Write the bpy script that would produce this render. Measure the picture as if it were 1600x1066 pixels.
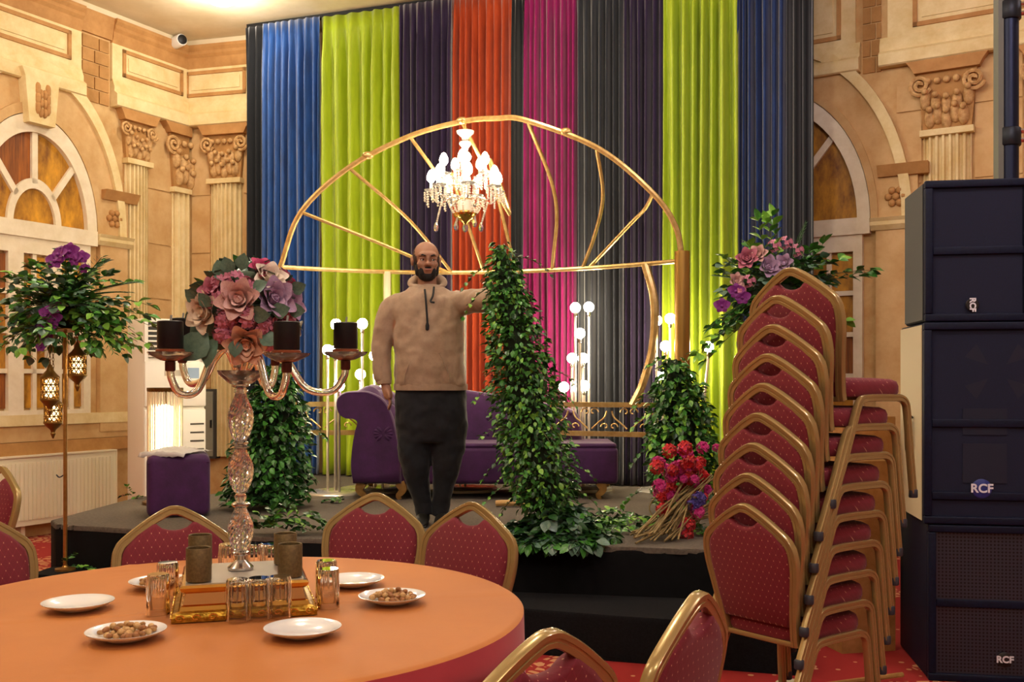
import bpy, math, random
from math import sin, cos, pi, radians, sqrt, atan2
from mathutils import Vector, Matrix, Euler
random.seed(7)
for o in list(bpy.data.objects): bpy.data.objects.remove(o)
SC = bpy.context.scene
COL = SC.collection
# ------------------------------------------------------------------ camera
F, HZ, CAMH = 1600.0, 595.0, 1.38
cam = bpy.data.cameras.new('camera'); camo = bpy.data.objects.new('camera', cam); COL.objects.link(camo)
cam.sensor_width = 36; cam.lens = 36 * F / 1600; cam.shift_y = (HZ - 533) / 1600
camo.location = (0, 0, CAMH); camo.rotation_euler = (radians(90), 0, 0); cam.clip_start = .05
SC.camera = camo
# ------------------------------------------------------------------ world, lamps, exposure
w = bpy.data.worlds.new('world'); SC.world = w; w.use_nodes = True
w.node_tree.nodes['Background'].inputs[0].default_value = (1.0, .9, .8, 1)
w.node_tree.nodes['Background'].inputs[1].default_value = .12
vs = SC.view_settings
vs.view_transform = 'Standard'; vs.look = 'None'; vs.gamma = 1; vs.use_curve_mapping = False; vs.exposure = 0.0
WARM, COOL = (1.0, .92, .79), (.92, .84, 1.0)
CEIL = 4.9
DOWNLIGHTS = [(-2.63, 9.27, 26, WARM), (-4.3, 6.2, 62, WARM), (-1.2, 6.2, 50, WARM), (-3.6, 2.6, 60, WARM), (-.6, 3.2, 62, WARM),
              (1.9, 6.4, 17, COOL), (2.6, 2.8, 62, COOL), (5.0, 5.6, 15, COOL), (-2.8, -1.2, 60, WARM), (.2, -1.0, 80, WARM), (3.2, -1.2, 70, COOL),
              (.35, 6.9, 20, WARM)]
for x, y, p, c in DOWNLIGHTS:
    L = bpy.data.lights.new('downlight_lamp', 'POINT'); L.shadow_soft_size = .12; L.energy = p * 1.55; L.color = c
    lo = bpy.data.objects.new('downlight_lamp', L); COL.objects.link(lo); lo.location = (x, y, CEIL - .28)

# ------------------------------------------------------------------ helpers
def lin(h):
    h = h.lstrip('#'); r = [int(h[i:i+2], 16) / 255 for i in (0, 2, 4)]
    return tuple((c / 12.92 if c <= .04045 else ((c + .055) / 1.055) ** 2.4) for c in r)
def at(px, py, D): return Vector(((px - 800) / F * D, D, CAMH - (py - HZ) / F * D))
MATS = {}
def mat(name, color='#888888', rough=.55, metal=0, noise=None, c2=None, bump=None, emit=0, ecol=None, trans=0, ior=1.45, sheen=0, spec=None, coat=0, stretch=None, alpha=None):
    if name in MATS: return MATS[name]
    m = bpy.data.materials.new(name); m.use_nodes = True; nt = m.node_tree; b = nt.nodes['Principled BSDF']
    c = lin(color); b.inputs['Base Color'].default_value = (*c, 1)
    b.inputs['Roughness'].default_value = rough; b.inputs['Metallic'].default_value = metal
    b.inputs['IOR'].default_value = ior
    if trans: b.inputs['Transmission Weight'].default_value = trans
    if sheen: b.inputs['Sheen Weight'].default_value = sheen; b.inputs['Sheen Roughness'].default_value = .4
    if spec is not None: b.inputs['Specular IOR Level'].default_value = spec
    if coat: b.inputs['Coat Weight'].default_value = coat
    if alpha is not None: b.inputs['Alpha'].default_value = alpha
    if emit:
        b.inputs['Emission Color'].default_value = (*lin(ecol or color), 1); b.inputs['Emission Strength'].default_value = emit
    if noise or bump:
        tc = nt.nodes.new('ShaderNodeTexCoord'); src = tc.outputs['Object']
        if stretch:
            mp = nt.nodes.new('ShaderNodeMapping'); mp.inputs['Scale'].default_value = stretch; nt.links.new(src, mp.inputs[0]); src = mp.outputs[0]
    if noise:
        n = nt.nodes.new('ShaderNodeTexNoise'); n.inputs['Scale'].default_value = noise; n.inputs['Detail'].default_value = 5; n.inputs['Roughness'].default_value = .65
        nt.links.new(src, n.inputs['Vector'])
        r = nt.nodes.new('ShaderNodeValToRGB'); r.color_ramp.elements[0].position = .33; r.color_ramp.elements[1].position = .68
        d = lin(c2) if c2 else tuple(v * .7 for v in c)
        r.color_ramp.elements[0].color = (*d, 1); r.color_ramp.elements[1].color = (*c, 1)
        nt.links.new(n.outputs['Fac'], r.inputs[0]); nt.links.new(r.outputs[0], b.inputs['Base Color'])
    if bump:
        n2 = nt.nodes.new('ShaderNodeTexNoise'); n2.inputs['Scale'].default_value = bump[0]; n2.inputs['Detail'].default_value = 4
        nt.links.new(src, n2.inputs['Vector'])
        bp = nt.nodes.new('ShaderNodeBump'); bp.inputs['Strength'].default_value = bump[1]; bp.inputs['Distance'].default_value = bump[2] if len(bump) > 2 else .01
        nt.links.new(n2.outputs['Fac'], bp.inputs['Height']); nt.links.new(bp.outputs[0], b.inputs['Normal'])
    MATS[name] = m; return m

def frame_from(d, up=Vector((0, 0, 1))):
    d = Vector(d).normalized(); s = d.cross(up)
    if s.length < 1e-4: s = d.cross(Vector((1, 0, 0)))
    s.normalize(); return s, s.cross(d).normalized(), d     # side, up, dir
class MB:
    def __init__(s): s.v = []; s.f = []
    def add(s, vs_, fs):
        n = len(s.v); s.v += [tuple(p) for p in vs_]; s.f += [tuple(i + n for i in f) for f in fs]; return s
    def box(s, x0, x1, y0, y1, z0, z1, M=None):
        p = [Vector((x, y, z)) for z in (z0, z1) for x, y in ((x0, y0), (x1, y0), (x1, y1), (x0, y1))]
        if M: p = [M @ q for q in p]
        return s.add(p, [(3, 2, 1, 0), (4, 5, 6, 7), (0, 1, 5, 4), (1, 2, 6, 5), (2, 3, 7, 6), (3, 0, 4, 7)])
    def bbox(s, x0, x1, y0, y1, z0, z1, r=.01, n=3, M=None):      # box with rounded vertical and horizontal edges
        xs = [];  hx, hy, hz = (x1 - x0) / 2, (y1 - y0) / 2, (z1 - z0) / 2; c = Vector(((x0 + x1) / 2, (y0 + y1) / 2, (z0 + z1) / 2))
        r = min(r, hx, hy, hz)
        rings = []
        for j in range(2 * n + 2):
            a = -pi / 2 + (j if j <= n else j - 1) / (2 * n) * pi
            zz = (hz - r) * (-1 if j <= n else 1) + r * sin(a); rr = r * cos(a); ring = []
            for q in range(4):
                sx, sy = ((1, 1), (-1, 1), (-1, -1), (1, -1))[q]
                for k in range(n + 1):
                    b = q * pi / 2 + k / n * pi / 2
                    ring.append(c + Vector((sx * (hx - r) + rr * cos(b), sy * (hy - r) + rr * sin(b), zz)))
            rings.append(ring)
        if M: rings = [[M @ p for p in g] for g in rings]
        return s.loft(rings, True, True)
    def loft(s, rings, closed=True, caps=False, loop=False):
        n = len(rings[0]); b = len(s.v); m = len(rings)
        for g in rings: s.v += [tuple(p) for p in g]
        for j in range(m if loop else m - 1):
            j2 = (j + 1) % m
            for k in range(n if closed else n - 1):
                k2 = (k + 1) % n; s.f.append((b + j * n + k, b + j * n + k2, b + j2 * n + k2, b + j2 * n + k))
        if caps: s.f.append(tuple(b + k for k in reversed(range(n)))); s.f.append(tuple(b + (m - 1) * n + k for k in range(n)))
        return s
    def tube(s, pts, r, n=8, closed=False, caps=True, sec=None, up=None):
        pts = [Vector(p) for p in pts]; m = len(pts); rings = []; pu = None
        for i, p in enumerate(pts):
            if closed: d = pts[(i + 1) % m] - pts[i - 1]
            else: d = pts[min(i + 1, m - 1)] - pts[max(i - 1, 0)]
            if d.length < 1e-9: d = Vector((0, 0, 1))
            d.normalize()
            if up is not None: sd, u2, _ = frame_from(d, Vector(up))
            elif pu is None: sd, u2, _ = frame_from(d)
            else:
                sd = d.cross(pu); sd = sd.normalized() if sd.length > 1e-6 else frame_from(d)[0]; u2 = sd.cross(d).normalized()
            pu = u2; rr = r[i] if isinstance(r, (list, tuple)) else r
            if sec: rings.append([p + sd * (a * rr) + u2 * (b * rr) for a, b in sec])
            else: rings.append([p + sd * (rr * cos(2 * pi * k / n)) + u2 * (rr * sin(2 * pi * k / n)) for k in range(n)])
        return s.loft(rings, True, caps and not closed, closed)
    def lathe(s, prof, n=20, o=(0, 0, 0), M=None, ripple=None):
        rings = []
        for r, z in prof:
            g = []
            for k in range(n):
                a = 2 * pi * k / n; q = r * (1 + (ripple[1] * cos(ripple[0] * a) if ripple else 0))
                p = Vector((q * cos(a), q * sin(a), z)); p = (M @ p) if M else p; g.append(p + Vector(o))
            rings.append(g)
        return s.loft(rings, True, True)
    def ball(s, c, r, n=12, m=8, sc=(1, 1, 1), M=None):
        prof = [(max(1e-4, r * sin(pi * j / m)), -r * cos(pi * j / m)) for j in range(m + 1)]
        S = Matrix.Diagonal((*sc, 1)); MM = (M @ S) if M else S
        return s.lathe(prof, n, c, MM)
    def prism(s, pts, tf, t0, t1):                     # pts 2-D outline, tf(u, v, t) -> point
        n = len(pts); a = [tf(u, v, t0) for u, v in pts]; b = [tf(u, v, t1) for u, v in pts]
        fs = [tuple(reversed(range(n))), tuple(range(n, 2 * n))] + [(k, (k + 1) % n, n + (k + 1) % n, n + k) for k in range(n)]
        return s.add(a + b, fs)
    def mesh(s, name, smooth=None):
        me = bpy.data.meshes.new(name); me.from_pydata(s.v, [], s.f); 
        if smooth is not None:
            me.polygons.foreach_set('use_smooth', [True] * len(me.polygons)); me.update()
            if smooth < 3: me.set_sharp_from_angle(angle=smooth)
        me.update(); return me
    def build(s, name, m, parent=None, smooth=.7, label=None, recalc=False):
        me = s.mesh(name, smooth)
        if recalc:
            import bmesh
            b = bmesh.new(); b.from_mesh(me); bmesh.ops.recalc_face_normals(b, faces=b.faces); b.to_mesh(me); b.free()
        me.materials.append(m)
        o = bpy.data.objects.new(name, me); COL.objects.link(o)
        if parent: o.parent = parent
        if label: o['label'] = label
        return o
def inst(me, name, M, parent=None):
    o = bpy.data.objects.new(name, me); COL.objects.link(o)
    if parent: o.parent = parent
    o.matrix_local = M; return o
def thing(name, label, cat, loc=(0, 0, 0), rz=0, group=None):
    o = bpy.data.objects.new(name, None); COL.objects.link(o); o.location = loc; o.rotation_euler = (0, 0, rz); o.empty_display_size = .1
    o['label'] = label; o['category'] = cat
    if group: o['group'] = group
    return o
def tag(o, label, cat, group=None, kind=None):
    o['label'] = label; o['category'] = cat
    if group: o['group'] = group
    if kind: o['kind'] = kind
    return o
def struct(o, label, cat=None):
    o['kind'] = 'structure'; o['label'] = label; o['category'] = cat or o.name.split('_')[0].split('.')[0]; return o
def copy_tree(o, parent=None, label=None, group=None):
    c = o.copy(); COL.objects.link(c); c.parent = parent
    if label: c['label'] = label
    if group: c['group'] = group
    for ch in list(o.children): copy_tree(ch, c)
    return c
def bez(pts, n=12):            # smooth curve through points (Catmull-Rom)
    P = [Vector(p) for p in pts]; P = [P[0] * 2 - P[1]] + P + [P[-1] * 2 - P[-2]]; out = []
    for i in range(1, len(P) - 2):
        for k in range(n):
            t = k / n; a, b, c, d = P[i-1], P[i], P[i+1], P[i+2]
            out.append(.5 * ((2*b) + (c-a)*t + (2*a-5*b+4*c-d)*t*t + (3*b-a-3*c+d)*t**3))
    out.append(P[-2]); return out
def U(a, b): return random.uniform(a, b)

# ------------------------------------------------------------------ materials used in several places
GOLD = mat('gold_paint', '#c09350', .28, .75, noise=30, c2='#a67c3e')
GOLDP = mat('polished_gold', '#e0b460', .18, 1)
DARKMETAL = mat('dark_metal', '#2a2d33', .45, .6)
BLACKPL = mat('black_plastic', '#101114', .5)
WHITEPL = mat('white_plastic', '#e9e6de', .4)
CHROME = mat('chrome', '#d8d8d8', .15, 1)
CRYSTAL = mat('crystal', '#ffffff', .04, 0, trans=.92, ior=1.5)
GLASS = mat('clear_glass', '#ffffff', .02, 0, trans=1, ior=1.35)
PURPLE = mat('purple_velvet', '#451650', .75, 0, noise=9, c2='#350d3e', sheen=.25, bump=(60, .1))
BULB = mat('lit_bulb', '#fff4dc', .4, emit=80, ecol='#ffeccb')
STEM = mat('plant_stem', '#4a4a22', .7)
def leafmat(n, a, b): return mat(n, a, .32, noise=6, c2=b)
LEAF_G = leafmat('leaf_green', '#4f8f38', '#2f6526'); LEAF_L = leafmat('leaf_light_green', '#8fc04c', '#5f9c38')
LEAF_D = leafmat('leaf_dark_green', '#2f5a2b', '#1e3f1e'); LEAF_B = leafmat('leaf_blue_green', '#6a8672', '#4a685a')

# ------------------------------------------------------------------ room shell
class Wall:
    def __init__(s, p0, d):
        s.o = Vector((p0[0], p0[1], 0)); s.d = Vector((d[0], d[1], 0)).normalized(); s.n = Vector((s.d.y, -s.d.x, 0))
    def pt(s, u, z, t=0): return s.o + s.d * u + s.n * t + Vector((0, 0, z))
    def hit(s, px, py):
        r = Vector(((px - 800) / F, 1, (HZ - py) / F)); k = s.o.dot(s.n) / r.dot(s.n); p = r * k
        return (p - s.o).dot(s.d), p.z + CAMH
    def u(s, px): return s.hit(px, 500)[0]
CORN = (-3.39, 10.7)
WL = Wall(CORN, (.471, .882)); WB = Wall(CORN, (2.2 + 3.39, 9.15 - 10.7)); WR = Wall((2.2, 9.15), (.85, -.53))
CUR = Wall((-1.98, 9.9), (2.76, -1.0))
plaster = mat('cream_plaster', '#e3d3b2', .8, noise=3, c2='#d6c39c', bump=(40, .06))
mur = mat('mural_sandstone', '#d2b07a', .75, noise=5, c2='#bc9158', bump=(25, .05))
def wallbox(name, W, u0, u1, t=-.12):
    m = MB(); m.prism([(u0, 0), (u1, 0), (u1, CEIL), (u0, CEIL)], lambda u, v, q: W.pt(u, v, q), t, 0)
    return m.build(name, mur, None, None, recalc=True)
LB = (WB.pt(0, 0) - Vector((2.2, 9.15, 0))).length
struct(wallbox('wall_left', WL, -14.5, .1), 'left hall wall papered in sandstone print', 'wall')
struct(wallbox('wall_back', WB, -.05, LB + .05), 'back hall wall behind the coloured curtains', 'wall')
struct(wallbox('wall_right', WR, -.05, 7.5), 'right hall wall papered in sandstone print behind the loudspeakers', 'wall')
# carpet
def carpet_mat():
    m = bpy.data.materials.new('red_patterned_carpet'); m.use_nodes = True; nt = m.node_tree; b = nt.nodes['Principled BSDF']; b.inputs['Roughness'].default_value = .95
    N = nt.nodes.new; L = nt.links.new
    tc = N('ShaderNodeTexCoord')
    ns = N('ShaderNodeTexNoise'); ns.inputs['Scale'].default_value = 1.6; ns.inputs['Detail'].default_value = 1; L(tc.outputs['Object'], ns.inputs['Vector'])
    wv = N('ShaderNodeTexVoronoi'); wv.feature = 'DISTANCE_TO_EDGE'; wv.inputs['Scale'].default_value = 17; L(tc.outputs['Object'], wv.inputs['Vector'])
    lt = N('ShaderNodeMath'); lt.operation = 'GREATER_THAN'; lt.inputs[1].default_value = .12; L(wv.outputs['Distance'], lt.inputs[0])
    g = N('ShaderNodeMath'); g.operation = 'GREATER_THAN'; g.inputs[1].default_value = .57; L(ns.outputs['Fac'], g.inputs[0])
    mu = N('ShaderNodeMath'); mu.operation = 'MULTIPLY'; L(lt.outputs[0], mu.inputs[0]); L(g.outputs[0], mu.inputs[1])
    v2 = N('ShaderNodeTexVoronoi'); v2.inputs['Scale'].default_value = 9; v2.inputs['Randomness'].default_value = .25; L(tc.outputs['Object'], v2.inputs['Vector'])
    l2 = N('ShaderNodeMath'); l2.operation = 'LESS_THAN'; l2.inputs[1].default_value = .13; L(v2.outputs['Distance'], l2.inputs[0])
    mx = N('ShaderNodeMath'); mx.operation = 'MAXIMUM'; L(mu.outputs[0], mx.inputs[0]); L(l2.outputs[0], mx.inputs[1])
    mix = N('ShaderNodeMix'); mix.data_type = 'RGBA'; L(mx.outputs[0], mix.inputs[0]); mix.inputs[6].default_value = (*lin('#8e110c'), 1); mix.inputs[7].default_value = (*lin('#c08a5e'), 1)
    L(mix.outputs[2], b.inputs['Base Color']); return m
fl = MB().box(-11, 9, -6, 12, -.1, 0).build('floor', carpet_mat(), None, None); struct(fl, 'red hall carpet with a cream leaf pattern', 'floor')
ce = MB().box(-11, 9, -6, 12, CEIL, CEIL + .1).build('ceiling', plaster, None, None); struct(ce, 'cream plaster ceiling above the stage', 'ceiling')
for nm, bx in (('wall_rear', (-11, 9, -6.1, -6, 0, CEIL)), ('wall_east', (9, 9.1, -6, 12, 0, CEIL))):
    struct(MB().box(*bx).build(nm, plaster, None, None), 'plain cream hall wall', 'wall')
# plaster cornice strip between mural and ceiling, with a broken patch
tr = MB().prism([(-14, CEIL - .05), (-.02, CEIL - .05), (-.02, CEIL - .001), (-14, CEIL - .001)], lambda u, v, t: WL.pt(u, v, t), .001, .06).build('trim_1', plaster, None, None, recalc=True); struct(tr, 'chipped plaster cornice along the top of the left wall', 'trim')
tr = MB().prism([(-.02, CEIL - .07), (1.0, CEIL - .05), (1.0, CEIL - .001), (-.02, CEIL - .001)], lambda u, v, t: WB.pt(u, v, t), .001, .08).build('trim_2', plaster, None, None, recalc=True); struct(tr, 'chipped plaster cornice in the corner beside the black curtain', 'trim')
# ceiling downlights
ring = MB().lathe([(.16, 0), (.21, 0), (.21, -.03), (.19, -.045), (.17, -.04), (.16, 0)], 28).mesh('bezel', .7); ring.materials.append(WHITEPL)
disc = MB().lathe([(.165, -.003), (.165, -.03), (.15, -.07), (.1, -.1), (.02, -.112)], 24).mesh('diffuser', 1.5); disc.materials.append(mat('lamp_diffuser', '#fff6e6', .4, emit=9, ecol='#fff1d8'))
for i, (x, y, p, c) in enumerate(DOWNLIGHTS):
    t = thing('ceiling_downlight', 'round white ceiling downlight glowing above the corner' if i == 0 else 'round white ceiling downlight over the hall', 'ceiling light', (x, y, CEIL - .001), 0, 'round ceiling downlights')
    inst(ring, 'bezel', Matrix(), t); inst(disc, 'diffuser', Matrix(), t)

# ------------------------------------------------------------------ printed facade mural in low relief
M_CREAM = mat('mural_cream', '#ead6a4', .75, noise=6, c2='#d8bd82', bump=(30, .04))
M_TAN = mat('mural_tan', '#c08f55', .75, noise=6, c2='#a97842')
M_BRICK = mat('mural_brick', '#b98a52', .8, noise=7, c2='#a2753f')
M_LINE = mat('mural_joint', '#8a5c30', .85)
M_STONE = mat('mural_block', '#d4b07c', .78, noise=4, c2='#c0965e', bump=(25, .05))
M_FRAME = mat('mural_window_frame', '#efe1c6', .6, noise=8, c2='#e0cfae')
M_PANE = mat('mural_autumn_pane', '#d79a2c', .5, noise=7, c2='#6b3d14', stretch=(1, 1, .45))
M_BARK = mat('mural_bark_pane', '#a8601f', .55, noise=16, c2='#5a2e10', stretch=(1.5, 1.5, .12))
def rect(W, m, u0, u1, z0, z1, t0, t1): return m.prism([(u0, z0), (u1, z0), (u1, z1), (u0, z1)], lambda u, v, t: W.pt(u, v, t), t0, t1)
def ringpoly(cu, cz, r0, r1, a0, a1, n=28, ry=1):
    o = [(cu + r1 * cos(a0 + (a1 - a0) * k / n), cz + ry * r1 * sin(a0 + (a1 - a0) * k / n)) for k in range(n + 1)]
    i = [(cu + r0 * cos(a0 + (a1 - a0) * k / n), cz + ry * r0 * sin(a0 + (a1 - a0) * k / n)) for k in range(n + 1)]
    return o + i[::-1]
def P(W, name, pts, t0, t1, m, parent, smooth=None):
    return MB().prism(pts, lambda u, v, t: W.pt(u, v, t), t0, t1).build(name, m, parent, smooth, recalc=True)
def R(W, name, u0, u1, z0, z1, t0, t1, m, parent): return P(W, name, [(u0, z0), (u1, z0), (u1, z1), (u0, z1)], t0, t1, m, parent)
def moulding(W, name, u0, u1, prof, m, parent):       # prof: (t, z) outline
    a = [W.pt(u0, z, t) for t, z in prof]; b = [W.pt(u1, z, t) for t, z in prof]; n = len(prof)
    k = MB().add(a + b, [tuple(range(n)), tuple(range(2 * n - 1, n - 1, -1))] + [(i, n + i, n + (i + 1) % n, (i + 1) % n) for i in range(n)])
    return k.build(name, m, parent, .5, recalc=True)
def entab(W, u0, u1, mu, z=(4.845, 4.62, 4.255, 4.01), oL=.0, oR=.0, panel=None):
    zt, za, zb, zc = z
    moulding(W, 'crown_moulding', u0, u1, [(0, zt), (.10, zt), (.10, zt - .03), (.075, zt - .06), (.075, zt - .09), (.05, zt - .12), (.05, zt - .17), (.03, za), (0, za)], M_TAN, mu)
    R(W, 'frieze', u0, u1, zb, za, 0, .03, M_CREAM, mu)
    moulding(W, 'lower_moulding', u0 - oL, u1 + oR, [(0, zb + .02), (.035, zb + .02), (.05, zb - .03), (.06, zb - .05), (.06, zb - .10), (.09, zb - .12), (.10, zb - .13), (.10, zc + .01), (.085, zc), (0, zc)], M_CREAM, mu)
    if panel:
        a, b = panel; h0, h1 = zb + .07, za - .03
        for k in ((a, b, h1 - .035, h1), (a, b, h0, h0 + .035), (a, a + .035, h0, h1), (b - .035, b, h0, h1)): R(W, 'panel_moulding', *k, .03, .045, M_TAN, mu)
        R(W, 'inset_panel', a + .07, b - .07, h0 + .07, h1 - .07, .03, .04, M_CREAM, mu)
def column(W, cu, w, ztop, zbot, mu, half=0):          # fluted shaft and leafy capital hanging under ztop
    nf = 7; pts = []
    for k in range(nf * 6 + 1):
        s = -1 + 2 * k / (nf * 6)
        if half < 0 and s > 0: continue
        d = .07 * sqrt(max(0, 1 - s * s * .92)) - .03 * (1 if (k % 6) in (2, 3, 4) else 0)
        pts.append((cu + s * w / 2, d))
    pts = [(pts[0][0], 0)] + pts + [(pts[-1][0], 0)]
    hc = w * 1.35; zs = ztop - .1 - hc
    m = MB(); n = len(pts); m.loft([[W.pt(u, zbot, d) for u, d in pts], [W.pt(u, zs, d) for u, d in pts]], True, True); c = m.build('column_shaft', M_CREAM, mu, None, recalc=True)
    ue = cu + w * .85 if not half else cu
    P(W, 'abacus', [(cu - w * .85, ztop), (cu - w * .75, ztop - .05), (cu - w * .68, ztop - .1), (ue - (w * .17 if not half else 0), ztop - .1), (ue - (w * .1 if not half else 0), ztop - .05), (ue, ztop)], 0, .09, M_TAN, mu)
    cp = MB()
    for sx in ((-1, 1) if not half else (-1,)):
        q = [W.pt(cu + sx * (w * .56) + (.02 + .011 * a) * w * 1.6 * cos(a * sx), ztop - .1 - w * .27 + (.02 + .011 * a) * w * 1.6 * sin(a), .07) for a in [k * .45 for k in range(28)]]
        cp.tube(q, w * .045, 6)
    lv = [(-.45, .62), (-.22, .72), (0, .78), (.22, .72), (.45, .62), (-.35, 1.05), (0, 1.1), (.35, 1.05), (-.18, .98), (.18, .98)]
    for lu, lz in lv:
        if half and lu > 0: continue
        cc = W.pt(cu + lu * w, ztop - .1 - lz * w * .98, .05); cp.ball(cc, w * .17, 10, 6, (.75, .6, 1.35))
        cp.ball(cc + W.n * .05 + Vector((0, 0, w * .17)), w * .075, 8, 5)
    for k in range(5):
        if half and k > 2: continue
        cp.ball(W.pt(cu + (k - 2) * w * .2, ztop - .1 - w * .2, .06), w * .08, 8, 5)
    P(W, 'capital_core', [(cu - w * .5, zs), (cu - w * .62, ztop - .1), (cu + (w * .62 if not half else 0), ztop - .1), (cu + (w * .5 if not half else 0), zs)], 0, .045, M_BRICK, mu)
    R(W, 'necking', cu - w * .56, cu + (w * .56 if not half else 0), zs - .03, zs + .02, 0, .085, M_CREAM, mu)
    cp.build('capital', mat('mural_capital', '#dcb47a', .7, noise=20, c2='#a87a45'), mu, .8)
def blocks(W, edges, zs, mu, mtl=None):                  # proud stone blocks, joints recessed
    for (u0, u1) in edges:
        for j in range(len(zs) - 1):
            R(W, 'stone_block', u0 + .008, u1 - .008, zs[j] + .008, zs[j + 1] - .008, 0, .012, mtl or M_STONE, mu)
def window(W, cu, zs, r, zb, mu, hi, lo_u=None, rows=4):
    ry = hi / r; clip = lo_u if lo_u is not None else -99
    # surround
    a0 = 0
    P(W, 'arch_surround', ringpoly(cu, zs, r + .10, r + .42, 0, pi, 36, ry), 0, .05, M_STONE, mu)
    P(W, 'arch_moulding', ringpoly(cu, zs, r + .34, r + .42, 0, pi, 36, ry), .05, .085, M_CREAM, mu)
    P(W, 'arch_moulding', ringpoly(cu, zs, r + .09, r + .15, 0, pi, 36, ry), .05, .075, M_STONE, mu)
    P(W, 'fan_frame', ringpoly(cu, zs, r - .02, r + .085, 0, pi, 36, ry), 0, .07, M_FRAME, mu)
    ri = r * .38
    P(W, 'fan_frame', ringpoly(cu, zs, ri, ri + .06, 0, pi, 20, ry), 0, .05, M_FRAME, mu)
    P(W, 'pane', ringpoly(cu, zs, 0.001, ri, 0, pi, 16, ry), 0, .02, M_PANE, mu)
    an = [0, .24 * pi, .5 * pi, .76 * pi, pi]
    for k in range(4):
        P(W, 'pane', ringpoly(cu, zs, ri + .06, r - .02, an[k] + .02, an[k + 1] - .02, 8, ry), 0, .02, M_BARK if k in (2,) else M_PANE, mu)
        if k: 
            c_, s_ = cos(an[k]), sin(an[k]); q = .028
            P(W, 'fan_bar', [(cu + (ri + .03) * c_ - q * s_, zs + ry * (ri + .03) * s_ + q * c_), (cu + (ri + .03) * c_ + q * s_, zs + ry * (ri + .03) * s_ - q * c_), (cu + r * c_ + q * s_, zs + ry * r * s_ - q * c_), (cu + r * c_ - q * s_, zs + ry * r * s_ + q * c_)], 0, .05, M_FRAME, mu)
    R(W, 'transom', cu - r - .085, cu + r + .085, zs - .12, zs + .02, 0, .08, M_FRAME, mu)
    ws = 2 * (r + .02) / 3
    for i in range(3):
        a = cu - r - .02 + i * ws; b = a + ws
        for k in ((a, a + .075, zb, zs - .12), (b - .075, b, zb, zs - .12), (a + .075, b - .075, zb, zb + .12), (a + .075, b - .075, zs - .26, zs - .12)): R(W, 'sash', *k, 0, .06, M_FRAME, mu)
        hs = (zs - .26 - zb - .12) / rows; mid = (a + b) / 2
        for j in range(rows):
            z0 = zb + .12 + j * hs
            for (p, q) in ((a + .075, mid - .02), (mid + .02, b - .075)): R(W, 'pane', p, q, z0 + .02, z0 + hs - .02, 0, .02, M_BARK if (i + j) % 3 == 0 else M_PANE, mu)
            if j: R(W, 'glazing_bar', a + .07, b - .07, z0 - .02, z0 + .02, 0, .045, M_FRAME, mu)
        R(W, 'glazing_bar', mid - .02, mid + .02, zb + .1, zs - .2, 0, .045, M_FRAME, mu)
    for s in (-1, 1):
        u = cu + s * (r + .29)
        R(W, 'pilaster', u - .16, u + .16, zb - .1, zs - .02, 0, .06, M_STONE, mu)
        moulding(W, 'impost', u - .2, u + .2, [(0, zs - .1), (.07, zs - .1), (.1, zs - .06), (.1, zs - .03), (.12, zs), (0, zs)], M_CREAM, mu)
        R(W, 'impost_block', u - .17, u + .17, zs, zs + .34, 0, .055, M_STONE, mu)
        moulding(W, 'impost', u - .2 + s * .06, u + .2 + s * .06, [(0, zs + .34), (.08, zs + .34), (.13, zs + .43), (0, zs + .43)], M_TAN, mu)
        g = MB(); 
        for k in range(7):
            e = (0, 0) if k == 0 else (.06 * cos(k * pi / 3), .06 * sin(k * pi / 3)); g.ball(W.pt(u + e[0], zs + .17 + e[1], .06), .032, 8, 5)
        g.build('rosette', M_TAN, mu, 1.5)
def keystone(W, cu, z0, z1, mu):
    P(W, 'keystone', [(cu - .13, z0), (cu + .13, z0), (cu + .17, z1 - .07), (cu + .2, z1), (cu - .2, z1), (cu - .17, z1 - .07)], .05, .15, M_CREAM, mu)
    g = MB()
    for k in range(9):
        zz = z0 + .1 + (z1 - z0 - .25) * k / 8; q = .02 + .035 * abs(sin(pi * k / 3))
        for s in (-1, 1): g.ball(W.pt(cu + s * q, zz, .15), .03, 8, 5, (1, .7, 1.5))
    g.build('keystone_leaf', M_TAN, mu, 1.5)

# --- left wall
muL = thing('wall_mural', 'printed palace facade with arched autumn window covering the left wall', 'mural', WL.pt(-3, 0), 0); muL.location = (0, 0, 0)
uc = WL.u(49); zs = WL.hit(49, 352)[1]; rr = WL.u(132) - uc; top = WL.hit(49, 203)[1] - zs
zb = WL.hit(100, 660)[1]
uG0, uG1 = WL.u(124), WL.u(172)
blocks(WL, [(uc + rr + .5, WL.u(193)), (WL.u(229), WL.u(272))], [.8, 1.5, 2.2, 2.75, 3.3, 3.95], muL)
window(WL, uc, zs, rr, zb, muL, top)
keystone(WL, uc, zs + top + .03, 4.1, muL)
entab(WL, uc - 2.2, uG0, muL, panel=(uc - 1.6, uG0 - .12))
entab(WL, uG1, -.02, muL, panel=(uG1 + .12, -.1))
for j in range(5):                                   # brick strip between the two entablatures
    z0 = 4.0 + j * .125; w_ = uG1 - uG0 - .04
    for (a, b) in (((0, .45), (.45, 1)) if j % 2 else ((0, .62), (.62, 1))): R(WL, 'brick', uG0 + .02 + a * w_ + .006, uG0 + .02 + b * w_ - .006, z0 + .006, z0 + .119, 0, .014, M_BRICK, muL)
moulding(WL, 'crown_moulding', uG0, uG1, [(0, 4.845), (.07, 4.845), (.05, 4.75), (.03, 4.64), (0, 4.64)], M_TAN, muL)
column(WL, WL.u(211), WL.u(229) - WL.u(193), 4.01, .9, muL)
column(WL, -.02, .42, 4.01, .9, muL, half=-1)
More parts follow.
